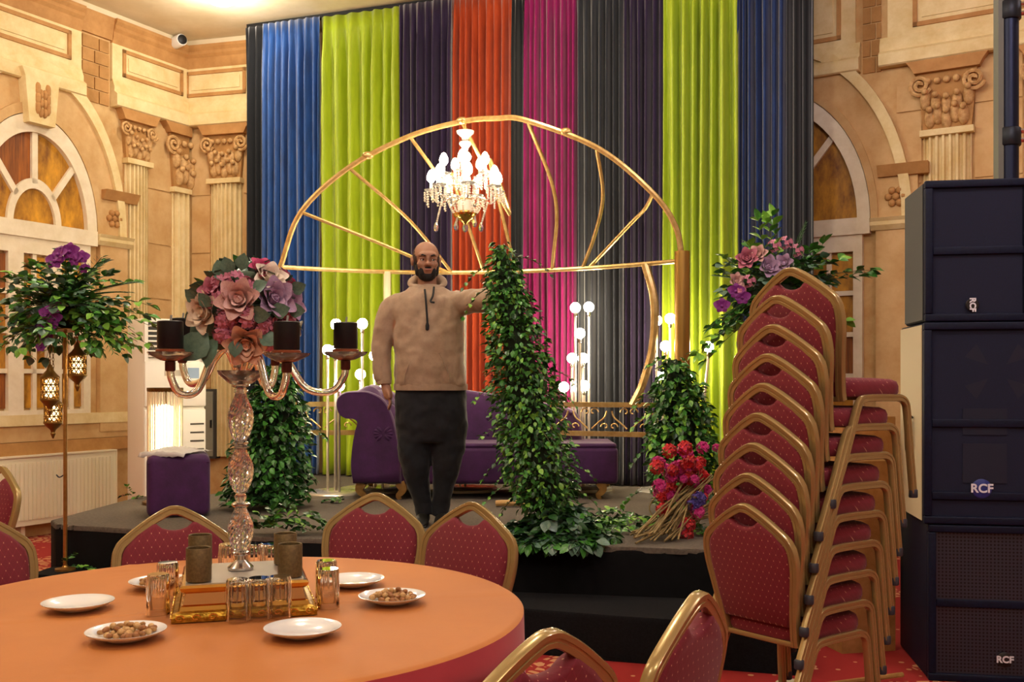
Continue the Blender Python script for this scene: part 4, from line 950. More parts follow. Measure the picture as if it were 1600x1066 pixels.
def leaf_column(name, label, pts, n, size, kinds, seed, n_ind, tend=14, cat='garland'):   # pts: (point, radius)
    rnd = random.Random(seed); t = thing(name, label, cat, pts[-1][0]); L = []; st = MB(); loc = Vector(t.location)
    tot = [0]
    for i in range(len(pts) - 1): tot.append(tot[-1] + (pts[i + 1][0] - pts[i][0]).length * (pts[i][1] + pts[i + 1][1]))
    def pick(v):
        for i in range(len(pts) - 1):
            if v <= tot[i + 1]: q = (v - tot[i]) / (tot[i + 1] - tot[i]); return pts[i][0].lerp(pts[i + 1][0], q), pts[i][1] + (pts[i + 1][1] - pts[i][1]) * q
        return pts[-1]
    for _ in range(n):
        c, r = pick(rnd.random() * tot[-1]); a = rnd.uniform(0, 2 * pi); o = Vector((cos(a), sin(a), 0)); rr1 = r * rnd.uniform(.45, 1.08)
        pos = c + o * rr1 + Vector((0, 0, rnd.uniform(-.03, .03))); pos.z = max(pos.z, SZ + .012)
        d = (o * rnd.uniform(.3, 1) + Vector((rnd.uniform(-.5, .5), rnd.uniform(-.5, .5), rnd.uniform(-1, .25)))); 
        if pos.z < SZ + .08: d.z = abs(d.z) * .3
        L.append((lmat(pos, d, size * rnd.uniform(.6, 1.2), rnd), rnd.choice(kinds)))
    for _ in range(tend):
        c, r = pick(rnd.random() * tot[-1]); a = rnd.uniform(0, 2 * pi); o = Vector((cos(a), sin(a), 0))
        if c.z > SZ + .25: sprig(L, st, c + o * r * .7 - loc * 0, o + Vector((0, 0, rnd.uniform(-.3, .4))), rnd.uniform(.12, .28), 1.2, 6, size * .85, kinds, rnd)
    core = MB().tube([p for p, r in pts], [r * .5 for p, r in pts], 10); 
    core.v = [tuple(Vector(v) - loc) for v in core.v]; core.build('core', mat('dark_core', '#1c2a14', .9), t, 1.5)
    st.v = [tuple(Vector(v) - loc) for v in st.v]
    if st.v: st.build('stem', STEM, t, 1.5)
    foliage(t, L, n_ind); return t
G3, M3 = [0, 0, 2, 1], [0, 2, 2, 0, 1]
# garland held by the man, heaped at the stage edge
leaf_column('leaf_garland', 'long dense green leaf garland held upright by the man', [(at(782, 384, 5.95), .04), (at(786, 420, 5.95), .1), (at(797, 480, 5.93), .14), (at(812, 560, 5.9), .18), (at(824, 640, 5.87), .2), (at(840, 720, 5.83), .2), (at(850, 780, 5.8), .17), (at(858, 812, 5.78), .1)], 4600, .042, [0, 0, 2, 2, 0, 1], 11, 295, 34)
hp = at(868, 838, 5.75); rnd = random.Random(3); HP = thing('leaf_heap', 'heap of glossy green leaf sprays lying at the stage edge', 'leaf heap', (hp.x, 5.74, SZ)); L = []; st = MB()
for k in range(120):
    a = rnd.uniform(0, 2 * pi); r = rnd.uniform(0, .25); s0 = Vector((hp.x + r * cos(a) * 1.0, 5.74 + r * sin(a) * .6, SZ + .02 + .2 * max(0, 1 - r / .26) * rnd.random()))
    d = Vector((cos(a) + rnd.uniform(-.4, .4), sin(a) * .7 - .2, .45)); sprig(L, None, s0, d, rnd.uniform(.1, .2), 1.5, 6, .075, [0, 2, 2, 3], rnd)
for k in range(46):                                   # loose sprays trailing right of the heap
    s0 = Vector((rnd.uniform(hp.x + .2, hp.x + .75), rnd.uniform(5.95, 6.6), SZ + .02)); sprig(L, None, s0, (rnd.uniform(-1, 1), rnd.uniform(-.6, .6), .4), .2, 1.2, 6, .05, [0, 1, 2], rnd)
L = [(M, k) for M, k in L if M.translation.z > SZ + .008 or True]
for M, k in L:
    if M.translation.z < SZ + .012: M.translation.z = SZ + .012 + rnd.random() * .02
foliage(HP, L, 260)
leaf_column('leaf_column', 'dark green leaf column standing left behind the candelabra', [(at(438, 568, 7.25), .05), (at(436, 600, 7.25), .13), (at(430, 650, 7.25), .2), (at(424, 710, 7.25), .25), (at(418, 760, 7.22), .28), (at(414, 788, 7.2), .27)], 2600, .062, [0, 2, 2, 0], 21, 280, 34, 'leaf column')
leaf_column('leaf_column', 'green leaf column between sofa and chair stack on the right', [(at(1052, 562, 7.0), .05), (at(1056, 600, 7.0), .14), (at(1062, 650, 7.0), .2), (at(1066, 700, 6.95), .22), (at(1068, 760, 6.9), .2), (at(1068, 790, 6.9), .16)], 2200, .062, [0, 2, 0, 1, 2], 22, 280, 34, 'leaf column')
for i, (px, py, D, lb) in enumerate(((430, 842, 5.98, 'loose leafy sprig at the stage edge behind the tray'), (487, 846, 6.0, 'loose leafy sprig at the stage edge beside the chair pair'), (124, 884, 6.28, 'loose leaf sprig on the left end of the step'), (548, 778, 7.6, 'fallen leaf sprig on the stage in front of the sofa'), (226, 780, 7.85, 'leaf litter at the foot of the air conditioner'))):
    p = at(px, py, D); z0 = SZ if i != 2 else .225; t = thing('leaf_sprig', lb, 'leaf sprig', (p.x, D, z0 + .004)); L = []; rnd = random.Random(60 + i)
    for k in range(9 if i < 2 else 3): sprig(L, None, Vector((p.x + U(-.1, .1), D + U(-.04, .04), z0 + .015)), (rnd.uniform(-1, 1), rnd.uniform(-.4, .1), rnd.uniform(.4, 1.2) if i < 2 else .25), .14 if i < 3 else .09, .8, 5, .06 if i < 2 else .04, [0, 1, 2], rnd)
    for M, k in L:
        if M.translation.z < z0 + .01: M.translation.z = z0 + .012
    foliage(t, L, 60)

# ------------------------------------------------------------------ flowers
def petal_mesh(nm, m, w_=.55, cup=.35, curl=.25, n=5):
    g = []
    for i in range(n + 1):
        v = i / n; row = []; ww = w_ * (sin(pi * min(.999, .12 + v * .78)) ** .7)
        for j in range(n + 1):
            u = j / n * 2 - 1; row.append(Vector((u * ww, v * (1 - .12 * u * u), cup * (u * u) * ww + .3 * sin(pi * v * .9) * 0 - curl * max(0, v - .6) ** 2 * 4 + .12 * v)))
        g.append(row)
    me = MB().loft(g, False).mesh(nm, 3.2); me.materials.append(m); return me
def petalmat(n, a, b): return mat(n, a, .6, noise=25, c2=b, sheen=.2)
PM = {k: petal_mesh('petal', petalmat(k + '_petal', a, b)) for k, a, b in (('dusty_pink', '#dcb4aa', '#c0908c'), ('mauve', '#c2a4bc', '#96749a'), ('peach', '#e2ba9e', '#cc9a84'), ('cream', '#e6d3b8', '#cfae92'), ('white_rose', '#efe2d0', '#dcc6b2'), ('hot_pink', '#cf4a78', '#a82a58'), ('rose_pink', '#c9788a', '#9c4a62'))}
FLM = {}
def floret_cluster(key, col, col2, n, r, fr, seed):     # hydrangea-like head of four-petalled florets
    rnd = random.Random(seed); m = MB()
    for k in range(n):
        zz = rnd.uniform(-.2, 1); a = rnd.uniform(0, 2 * pi); q = sqrt(1 - zz * zz) if abs(zz) < 1 else 0; d = Vector((q * cos(a), q * sin(a), zz)); c = d * r; s, u, _ = frame_from(d); b0 = rnd.uniform(0, 1.5)
        for j in range(4):
            b = b0 + j * pi / 2; e = s * cos(b) + u * sin(b); f = s * -sin(b) + u * cos(b)
            m.add([c, c + e * fr * .55 + f * fr * .42 + d * fr * .12, c + e * fr + d * fr * .2, c + e * fr * .55 - f * fr * .42 + d * fr * .12], [(0, 1, 2, 3)])
    me = m.mesh(key, 1.5); me.materials.append(petalmat(key + '_floret', col, col2)); return me
def outM(pos, d, size=1):
    s, u, d = frame_from(d); M = Matrix((s, u, d)).transposed().to_4x4() @ Matrix.Scale(size, 4); M.translation = pos; return M
def rose(parent, pos, d, r, key, rnd):
    root = MB().ball((0, 0, 0), .3, 8, 6, (1, 1, 1.1)).mesh('rose', 1.5); root.materials.append(PM[key].materials[0])
    o = inst(root, 'rose', outM(pos, d, r), parent)
    for (n, tilt, ln, rad) in ((3, 88, .66, .09), (4, 76, .8, .18), (5, 60, .92, .27), (6, 38, 1.02, .32)):
        a0 = rnd.uniform(0, 6.28)
        for k in range(n):
            a = a0 + 2 * pi * k / n + rnd.uniform(-.15, .15); tl = radians(tilt + rnd.uniform(-8, 8))
            M = Matrix.Rotation(a, 4, 'Z') @ Matrix.Translation((0, rad, -.22)) @ Matrix.Rotation(tl, 4, 'X') @ Matrix.Diagonal((ln * .85, ln, ln, 1))
            inst(PM[key], 'petal', M, o)
    return o
# --- ball of roses on the candelabra
RB = thing('rose_bouquet', 'ball of dusty pink, mauve and peach silk roses crowning the candelabra', 'bouquet', (CX, CY, 0))
bc = at(384, 490, 2.9); RBR = .163; rnd = random.Random(9)
loc = Vector((CX, CY, TT + .002 + hz(548))); RB.location = loc
def onball(px, py, k=1.0):
    q = at(px, py, 2.9 - .1); dx, dz = (q.x - bc.x) / RBR, (q.z - bc.z) / RBR; l = sqrt(dx * dx + dz * dz)
    if l > .97: dx, dz = dx / l * .97, dz / l * .97
    d = Vector((dx, -sqrt(max(0, 1 - dx * dx - dz * dz)), dz)); return bc + d * RBR * k - loc, d
MB().ball(bc - loc, RBR * .74, 20, 14).build('foam_core', mat('foam_green', '#3b4a38', .9), RB, 1.5)
MB().tube([(0, 0, 0), (bc - loc)], .02, 10).build('holder', CHROME, RB)
for (px, py, r, key) in ((381, 469, 29, 'dusty_pink'), (436, 464, 29, 'mauve'), (388, 546, 29, 'peach'), (314, 490, 27, 'cream'), (424, 425, 24, 'white_rose'), (408, 408, 20, 'hot_pink'), (470, 470, 22, 'mauve'), (330, 452, 20, 'rose_pink'), (447, 506, 20, 'rose_pink')):
    p, d = onball(px, py, .86); rose(RB, p, d * .75 + Vector((0, -.3, .05)), r * S2 * 1.05, key, rnd)
for k in range(9):                                   # the far side
    a = rnd.uniform(.3, 2.85); e = rnd.uniform(-.5, .9); d = Vector((cos(a) * cos(e), sin(a) * cos(e), sin(e))); rose(RB, bc - loc + d * RBR * .86, d, .046, rnd.choice(list(PM)), rnd)
HY = [floret_cluster('hydrangea', '#d08aa0', '#bc6480', 18, .026, .017, 1), floret_cluster('hydrangea', '#d2b4b4', '#b89098', 26, .03, .018, 2), floret_cluster('hydrangea', '#c9c2a6', '#9aa27c', 18, .03, .013, 4)]
for (px, py, k) in ((389, 440, 0), (355, 502, 1), (418, 512, 1), (362, 425, 2), (340, 432, 2), (322, 470, 0), (455, 440, 0), (350, 528, 1), (345, 458, 2), (468, 500, 2), (425, 540, 1), (395, 500, 1)):
    p, d = onball(px, py, .8); inst(HY[k], 'hydrangea', outM(p, d, .95), RB)
L = []
for (px, py, s) in ((325, 524, .1), (342, 531, .09), (362, 424, .05), (348, 430, .05), (378, 418, .05), (400, 490, .06), (430, 490, .055), (452, 482, .05), (308, 470, .05), (466, 440, .05), (410, 530, .06), (372, 535, .05), (335, 480, .05), (402, 455, .05)):
    p, d = onball(px, py, .92); L.append((lmat(p + loc, Vector((d.x * 1.2, -.15, d.z + rnd.uniform(-.4, .4))), s, rnd, (0, -1, 0)), 3))
for k in range(60):
    a = rnd.uniform(0, 6.28); e = rnd.uniform(-.6, 1.4); d = Vector((cos(a) * cos(e), sin(a) * cos(e), sin(e))); L.append((lmat(bc + d * RBR * .78, d + Vector((rnd.uniform(-.8, .8), rnd.uniform(-.8, .8), rnd.uniform(-.6, .6))), .05, rnd), rnd.choice((3, 3, 0))))
foliage(RB, L, 80)
# --- orchids
ORC = petalmat('orchid_petal', '#8a1f86', '#5a0f62')
om = MB(); pme = petal_mesh('petal', ORC, .5, .2, .2); pv0 = [v.co.copy() for v in pme.vertices]; pf0 = [tuple(p.vertices) for p in pme.polygons]
for k, (a, s) in enumerate(((90, 1), (162, 1.1), (18, 1.1), (234, .9), (306, .9))):
    M = Matrix.Rotation(radians(a - 90), 4, 'Z') @ Matrix.Scale(s, 4); om.add([M @ v for v in pv0], pf0)
om.ball((0, -.05, .12), .2, 8, 6); orch = om.mesh('orchid', 3.2); orch.materials.append(ORC)
def frond(m, start, d, ln, rnd, droop=.8, n=16, wid=.1):
    p = Vector(start); d = Vector(d).normalized(); pts = [p.copy()]
    for i in range(n):
        d = (d + Vector((0, 0, -droop / n))).normalized(); p = p + d * (ln / n); pts.append(p.copy()); s, u, _ = frame_from(d); w_ = wid * sin(pi * (i + 1.5) / (n + 2)) ** .6
        for sg in (-1, 1):
            e = (s * sg * .8 + d * .6).normalized(); q = p + e * w_; f = d * .006; m.add([p - f, q, p + f, p + e * w_ * .5 + u * .006], [(0, 3, 1), (3, 2, 1)])
    m.tube(pts, .003, 4); return m
# --- flower stand at the left
ps = at(102, 0, 6.24); FS = thing('flower_stand', 'slim tall golden flower stand at the left end of the step', 'flower stand', (ps.x, 6.24, .225))
MB().lathe([(.06, 0), (.06, .012), (.02, .02), (.014, .03)], 24).build('base', GOLD, FS)
ztp = CAMH - (515 - HZ) / F * 6.24 - .225
MB().tube([(0, 0, .02), (0, 0, ztp)], .012, 12).build('pole', GOLD, FS)
MB().lathe([(.012, ztp - .02), (.15, ztp - .004), (.15, ztp), (.01, ztp + .001)], 28).build('top_plate', GOLD, FS)
for (x, y) in ((-.095, -.05), (-.075, .06), (.075, -.03)): MB().tube([(0, 0, ztp - .01), (x, y, ztp - .012)], .005, 6).build('hanger_arm', GOLD, FS)
MB().tube(bez([(0, 0, ztp - .58 - .3), (-.03, -.01, ztp - .9), (-.05, -.01, ztp - .885)], 4), .004, 6).build('hook', DARKMETAL, FS)
FA = thing('flower_arrangement', 'spreading arrangement of ferns, leaves and purple orchids on the left stand', 'flower arrangement', (ps.x, 6.24, .225 + ztp + .003))
fc = Vector((ps.x, 6.24, .225 + ztp + .1)); L = []; st = MB(); rnd = random.Random(31); loc = Vector(FA.location)
MB().ball((0, 0, .09), .12, 16, 10, (1.2, 1, .8)).build('foam_core', mat('foam_green'), FA, 1.5)
for k in range(105):
    a = rnd.uniform(0, 2 * pi); e = rnd.uniform(-.5, 1.2); d = Vector((cos(a) * cos(e) * 1.25, sin(a) * cos(e) * .8, sin(e) * .95)); sprig(L, st, fc + d * .1, d, rnd.uniform(.16, .36), .9, 6, .068, [0, 0, 1, 2, 3], rnd)
for (px, py) in ((235, 480), (222, 500), (228, 530), (238, 460), (205, 440), (150, 555), (135, 540), (165, 530), (190, 540), (5, 540), (15, 470), (10, 430)):   # long light sprays
    tgt = at(px, py, 6.1); s0 = fc + Vector((rnd.uniform(-.05, .05), -.1, .02)); sprig(L, st, s0, (tgt - s0) + Vector((0, 0, .1)), (tgt - s0).length * 1.02, .35, 8, .075, [1, 1, 0], rnd)
for k in range(40):
    a = rnd.uniform(0, 6.28); L.append((lmat(fc + Vector((-.15 + .1 * cos(a), -.14, .1 + .08 * sin(a))), (cos(a), -.4, sin(a)), .04, rnd, (0, -1, 0)), 3))
st.v = [tuple(Vector(v) - loc) for v in st.v]; st.build('stem', STEM, FA, 1.5)
foliage(FA, L, 300)
for (px, py, dr) in ((200, 440, .5), (190, 455, .5), (160, 420, .2), (140, 440, .3), (30, 500, 1.0), (55, 505, 1.0), (20, 520, 1.2), (180, 530, 1.0), (120, 470, .6), (150, 480, .7)):
    tgt = at(px, py, 6.05); s0 = fc + Vector((rnd.uniform(-.06, .06), -.06, .03)); m = frond(MB(), s0 - loc, (tgt - s0) + Vector((0, 0, .12)), (tgt - s0).length * 1.1, rnd, dr); m.build('fern_frond', LEAF_D if dr < .6 else LEAF_G, FA, 1.5)
for (px, py, r) in ((92, 398, 15), (110, 393, 14), (86, 408, 14), (118, 405, 13), (128, 402, 11), (132, 420, 9), (74, 490, 12), (84, 498, 12), (78, 512, 13), (68, 515, 12), (72, 528, 11), (88, 480, 11), (64, 543, 8)):
    p = at(px, py, 5.98); inst(orch, 'orchid', outM(p - loc, Vector((rnd.uniform(-.5, .5), -1, rnd.uniform(-.2, .4))), r * 6 / F * 1.05), FA)
# --- lanterns hanging from the stand
FIL = mat('lantern_filigree', '#8a6a30', .4, .7); LGL = mat('lantern_glow', '#ffdc96', .4, emit=7, ecol='#ffd28a')
def lantern(px, y0, y1, dy, lb):
    D = 6.24 + dy; k = D / F; x = (px - 800) * k; zt, zb = CAMH - (y0 - HZ) * k, CAMH - (y1 - HZ) * k; t = thing('hanging_lantern', lb, 'lantern', (x, D, zt), 0, 'brass lanterns on the left stand'); h = zt - zb; R_ = .05
    MB().lathe([(.004, .085), (.012, .07), (.02, .045), (.038, .022), (R_ + .006, .004), (R_ + .006, -.004), (R_ - .006, -.004)], 16).build('dome', FIL, t)
    fm = MB()
    for i in range(12):
        for sg in (1, -1):
            fm.tube([(R_ * cos(i * pi / 6 + sg * j * .26), R_ * sin(i * pi / 6 + sg * j * .26), -h * j / 6) for j in range(7)], .0035, 5)
    for j in range(4): fm.tube([(R_ * cos(i * .2618), R_ * sin(i * .2618), -h * j / 3) for i in range(24)], .004, 5, closed=True)
    fm.build('filigree', FIL, t, 1.2)
    MB().lathe([(.006, -.008), (.027, -.02), (.03, -h * .5), (.027, -h + .02), (.006, -h + .01)], 14).build('glass', LGL, t, 1.5)
    MB().lathe([(R_ - .006, -h + .004), (R_ + .006, -h + .004), (R_ + .006, -h - .006), (.035, -h - .03), (.018, -h - .045), (.012, -h - .06), (.016, -h - .07), (.004, -h - .1)], 16).build('finial', FIL, t)
    top = .225 + ztp - .012 - zt; ch_ = MB(); n = max(2, int((top - .08) / .02))
    for j in range(n): ch_.tube([(.006 * cos(a) * (j % 2), .006 * cos(a) * (1 - j % 2), .086 + (top - .086) * (j + .5) / n + .013 * sin(a)) for a in [q * pi / 4 for q in range(8)]], .002, 4, closed=True)
    ch_.build('chain', FIL, t, 1.2)
lantern(78, 590, 624, -.05, 'lit brass lantern on the longest chain left of the golden stand'); lantern(83, 632, 660, .06, 'lit brass lantern hanging lowest behind the other, left of the stand'); lantern(121, 556, 586, -.03, 'lit brass lantern hanging right of the golden stand')
# --- arrangement at the right behind the chair stack
pr_ = at(1215, 0, 6.55); zr2 = CAMH - (500 - HZ) / F * 6.55
FS2 = thing('flower_stand', 'golden flower stand hidden behind the chair stack', 'flower stand', (pr_.x, 6.55, SZ if True else 0))
MB().lathe([(.12, 0), (.12, .012), (.02, .02), (.014, .03)], 24).build('base', GOLD, FS2); MB().tube([(0, 0, .02), (0, 0, zr2 - SZ)], .012, 12).build('pole', GOLD, FS2); MB().lathe([(.012, zr2 - SZ - .02), (.15, zr2 - SZ - .004), (.15, zr2 - SZ)], 28).build('top_plate', GOLD, FS2)
FB = thing('flower_arrangement', 'arrangement of leaf sprays and pink roses rising behind the chair stack', 'flower arrangement', (pr_.x, 6.55, zr2 + .003)); L = []; st = MB(); rnd = random.Random(33); loc = Vector(FB.location); fc = loc + Vector((0, 0, .16))
MB().ball((0, 0, .13), .15, 16, 10, (1.2, 1, .9)).build('foam_core', mat('foam_green'), FB, 1.5)
for k in range(70):
    a = rnd.uniform(0, 2 * pi); e = rnd.uniform(-.8, 1.0); d = Vector((cos(a) * cos(e) * 1.1, sin(a) * cos(e) * .7, sin(e))); sprig(L, st, fc + d * .12, d, rnd.uniform(.14, .3), .8, 6, .07, [0, 2, 3, 2, 3], rnd)
for (px, py, k_) in ((1172, 345, 1), (1205, 335, 1), (1160, 395, 1), (1185, 350, 1), (1272, 372, 0), (1265, 385, 0), (1355, 405, 2), (1360, 418, 0), (1345, 425, 0), (1085, 545, 1), (1078, 555, 1), (1095, 560, 1), (1110, 500, 0), (1130, 410, 1), (1325, 500, 1), (1310, 400, 1)):
    tgt = at(px, py, 6.4); s0 = fc + Vector((rnd.uniform(-.1, .1), -.08, .02)); sprig(L, st, s0, (tgt - s0) + Vector((0, 0, .06)), (tgt - s0).length * .98, .3, 8, .085, [k_, k_, 0], rnd)
st.v = [tuple(Vector(v) - loc) for v in st.v]; st.build('stem', STEM, FB, 1.5); foliage(FB, L, 300)
for (px, py, dr) in ((1130, 470, .4), (1110, 505, .5), (1125, 440, .3), (1100, 525, .7), (1260, 360, .2), (1300, 450, .5)):
    tgt = at(px, py, 6.4); s0 = fc + Vector((0, -.08, .02)); frond(MB(), s0 - loc, (tgt - s0) + Vector((0, 0, .1)), (tgt - s0).length * 1.08, rnd, dr).build('fern_frond', LEAF_D, FB, 1.5)
for (px, py, r, key) in ((1168, 405, 17, 'rose_pink'), (1200, 418, 18, 'mauve'), (1185, 398, 14, 'dusty_pink'), (1225, 412, 14, 'mauve'), (1150, 440, 13, 'dusty_pink')):
    p = at(px, py, 6.3); rose(FB, p - loc, Vector((rnd.uniform(-.4, .3), -1, .3)), r * 6.3 / F, key, rnd)
for (px, py) in ((1128, 478), (1160, 465), (1150, 455)): inst(orch, 'orchid', outM(at(px, py, 6.25) - loc, Vector((-.2, -1, 0)), .05), FB)
for (px, py) in ((1210, 385), (1228, 380), (1245, 392), (1170, 440), (1155, 455)): inst(HY[2], 'hydrangea', outM(at(px, py, 6.28) - loc, Vector((0, -1, .4)), 1.3), FB)

# ------------------------------------------------------------------ bougainvillea branches lying on the stage
BG = thing('blossom_branches', 'bundle of red and magenta blossom branches with bare stems on the stage', 'flower branches', (at(1050, 0, 6.0).x, 6.0, SZ)); loc = Vector(BG.location); rnd = random.Random(44); tw = MB()
TWG = mat('bare_twig', '#a08a58', .7, noise=20, c2='#6d5a34')
for k in range(46):
    b_ = at(rnd.uniform(985, 1060), 850, 5.78); b_.y = rnd.uniform(5.6, 5.85); b_.z = SZ + rnd.uniform(.01, .06); e_ = at(rnd.uniform(1075, 1120), rnd.uniform(740, 830), 6.05); e_.z = max(e_.z, SZ + .1); md = b_.lerp(e_, .5) + Vector((0, 0, rnd.uniform(.0, .04)))
    MB().tube([p - loc for p in bez([b_, md, e_], 5)], rnd.uniform(.004, .007), 5).build('twig', TWG, BG, 1.5)
BR = []
for nm, a, b in (('red_blossom', '#d0151e', '#a30c18'), ('magenta_blossom', '#c41a76', '#940f58'), ('violet_blossom', '#4a3a8a', '#33266a')): BR.append(floret_cluster('blossom', a, b, 16, .034, .034, len(nm)))
for me, cc in zip(BR, ('#d0151e', '#c41a76', '#4a3a8a')): me.materials.clear(); me.materials.append(mat('blossom' + cc[1:], cc, .6, noise=20, sheen=.2))
for k in range(70):
    px, py = rnd.gauss(1068, 22), rnd.gauss(745, 26)
    if py > 815 or py < 695 or px < 1015: continue
    p = at(px, py, rnd.uniform(5.9, 6.2)); inst(BR[rnd.choice((0, 0, 1, 1, 1))], 'blossom', outM(p - loc, Vector((rnd.uniform(-1, 1), -1, rnd.uniform(-.3, 1))), rnd.uniform(.5, .9)), BG)
for (px, py, k) in ((1026, 730, 0), (1030, 760, 1), (1075, 820, 0), (1090, 800, 1), (1092, 780, 2), (1085, 790, 2), (1072, 835, 0), (1060, 825, 1), (1046, 705, 0), (1070, 700, 0)): inst(BR[k], 'blossom', outM(at(px, py, 5.85) - loc, Vector((0, -1, .4)), .9), BG)
for k in range(14): p0 = at(rnd.uniform(1035, 1100), rnd.uniform(780, 830), 6.1); MB().tube([p - loc for p in bez([Vector((p0.x, 6.1, SZ + .03)), p0 + Vector((rnd.uniform(-.1, .1), 0, .05)), at(rnd.uniform(1035, 1100), rnd.uniform(715, 770), 6.05)], 5)], .004, 5).build('twig', TWG, BG, 1.5)

# ------------------------------------------------------------------ carton, broom, stick
ct = at(1341, 0, 5.3); CT = thing('carton', 'brown cardboard carton showing behind the stacked chairs', 'carton', (ct.x, 5.3, 0), radians(12)); card = mat('cardboard', '#b07d45', .8, noise=14, c2='#98682f')
zc0 = CAMH - (790 - HZ) / F * 5.05; zc1 = CAMH - (655 - HZ) / F * 5.05
MB().box(-.15, .15, -.1, .1, 0, zc1).build('box', card, CT, None)
for s in (-1, 1): MB().box(s * .075 - .074, s * .075 + .074, -.1, .1, zc1 + .001, zc1 + .006).build('flap', card, CT, None)
MB().box(-.15, .15, -.1015, -.1005, zc1 - .22, zc1 - .19).build('tape', mat('parcel_tape', '#c9a368', .3), CT, None)
bp = at(1190, 1050, 4.3); BRM = thing('broom', 'grey bristle broom head lying on the carpet by the stack', 'broom', (.98, 4.3, .0), radians(20)); rnd = random.Random(8); bz_ = MB()
for k in range(240):
    x = rnd.uniform(-.04, .04); x2 = x * 4 + rnd.uniform(-.03, .03); z1_ = .05 + rnd.uniform(-.02, .02); bz_.tube([(.2, x, z1_ + .01), (.05, (x + x2) / 2, z1_), (-.12 + rnd.uniform(-.03, .03), x2, .012 + rnd.random() * .05)], .0025, 4)
bz_.build('bristles', mat('grey_bristle', '#8d8578', .8, noise=30, c2='#6a6258'), BRM, 1.5)['kind'] = 'stuff'
MB().bbox(.18, .28, -.06, .06, .03, .09, .015).build('head', mat('broom_head', '#b3a98f', .6), BRM); MB().tube([(.26, 0, .06), (.9, .1, .03)], .012, 8).build('handle', wood, BRM)
sk = at(797, 766, 7.3); o = MB().tube(bez([(sk.x - .1, 7.3, SZ + .025), (sk.x, 7.28, SZ + .03), (sk.x + .1, 7.3, SZ + .025)], 5), .022, 8).build('wooden_stick', mat('pale_wood', '#c9a264', .5), None); tag(o, 'short pale wooden stick on the stage in front of the sofa', 'stick')
# ------------------------------------------------------------------ the man
DM = 6.4; km = DM / F
def mp(px, py, dy=0): return at(px, py, DM + dy) if False else Vector(((px - 800) * km, DM + dy, CAMH - (py - HZ) * km))
MAN = thing('person', 'bearded man in beige hoodie and dark trousers holding up a leaf garland', 'person', (mp(676, 0).x, DM, SZ)); mloc = Vector(MAN.location)
SKIN = mat('skin', '#a87c62', .55, noise=8, c2='#946850'); HOOD = mat('beige_fleece', '#a68d74', .9, noise=40, c2='#98806a', sheen=.3, bump=(120, .2, .004)); TROU = mat('dark_navy_cloth', '#12151e', .85, noise=30, c2='#0c0e14', sheen=.15)
HAIRM = mat('dark_hair', '#1c1512', .8, noise=90, c2='#0e0a08', bump=(150, .6, .004))
def rings_body(m, rows, n=20, pw=2.3):        # rows: px, py, half width px, half depth m, dy
    R_ = []
    for px, py, hw, hd, dy in rows:
        c = mp(px, py, dy); g = []
        for k in range(n):
            a = 2 * pi * k / n; ca, sa = cos(a), sin(a); g.append(c + Vector((hw * km * abs(ca) ** (2 / pw) * (1 if ca > 0 else -1), hd * abs(sa) ** (2 / pw) * (1 if sa > 0 else -1), 0)))
        R_.append(g)
    return m.loft(R_, True, True)
def limb(m, pts, n=14): return m.tube([p for p, r in pts], [r for p, r in pts], n)
def smoothpts(pts, k=4):
    P_ = bez([Vector((*p, 0)) if len(p) == 2 else Vector(p) for p, r in pts], k); rr = []
    for i in range(len(pts) - 1): rr += [pts[i][1] + (pts[i+1][1] - pts[i][1]) * j / k for j in range(k)]
    return list(zip(P_, rr + [pts[-1][1]]))
def finish(m, name, mtl, parent, vox, sm=6, tex=None):
    m.v = [tuple(Vector(v) - mloc) for v in m.v]; o = m.build(name, mtl, parent, 3.2, recalc=True)
    r = o.modifiers.new('remesh', 'REMESH'); r.mode = 'VOXEL'; r.voxel_size = vox; r.use_smooth_shade = True
    s = o.modifiers.new('smooth', 'SMOOTH'); s.iterations = sm; s.factor = .5
    if tex:
        t = bpy.data.textures.new(name + '_folds', 'CLOUDS'); t.noise_scale = tex[0]; t.noise_depth = 1
        d = o.modifiers.new('folds', 'DISPLACE'); d.texture = t; d.strength = tex[1]; d.mid_level = .5; d.texture_coords = 'LOCAL'
    return o
# --- body, one continuous skin
b = MB(); hc = mp(666, 409); HR = Matrix.Translation(hc) @ Matrix.Rotation(radians(12), 4, 'Z') @ Matrix.Rotation(radians(4), 4, 'X')
def hb(x, y, z, r, sc=(1, 1, 1)): b.ball(HR @ Vector((x, y, z)), r, 18, 12, sc, HR.to_3x3().to_4x4())
hb(0, .015, .03, .1, (.83, 1.03, .96)); hb(0, -.022, -.045, .074, (.92, .95, 1.0)); hb(0, -.055, -.085, .03, (1.1, .9, .8))
hb(0, -.075, .038, .045, (1.4, .5, .5)); hb(0, -.103, -.018, .0175, (1.0, 1, .8)); hb(0, -.092, .008, .013, (.8, 1, 2.1)); hb(-.013, -.092, -.022, .011); hb(.013, -.092, -.022, .011)
hb(-.04, -.066, -.018, .027, (1, .8, .9)); hb(.04, -.066, -.018, .027, (1, .8, .9))
hb(0, -.087, -.05, .014, (1.9, .7, .45)); hb(0, -.085, -.059, .014, (1.6, .7, .5))
for s in (-1, 1): hb(s * .086, .012, .0, .026, (.4, .75, 1.2)); hb(s * .09, .018, .012, .018, (.45, .8, 1.1))
limb(b, [(mp(667, 426, .02), .06), (mp(667, 445, .025), .06), (mp(667, 458, .02), .075)])
rings_body(b, [(666, 455, 30, .07, .01), (664, 466, 50, .09, 0), (662, 490, 56, .11, 0), (664, 530, 52, .12, 0), (668, 570, 48, .12, 0), (672, 605, 48, .12, 0), (674, 650, 48, .12, 0), (675, 685, 44, .11, 0)])
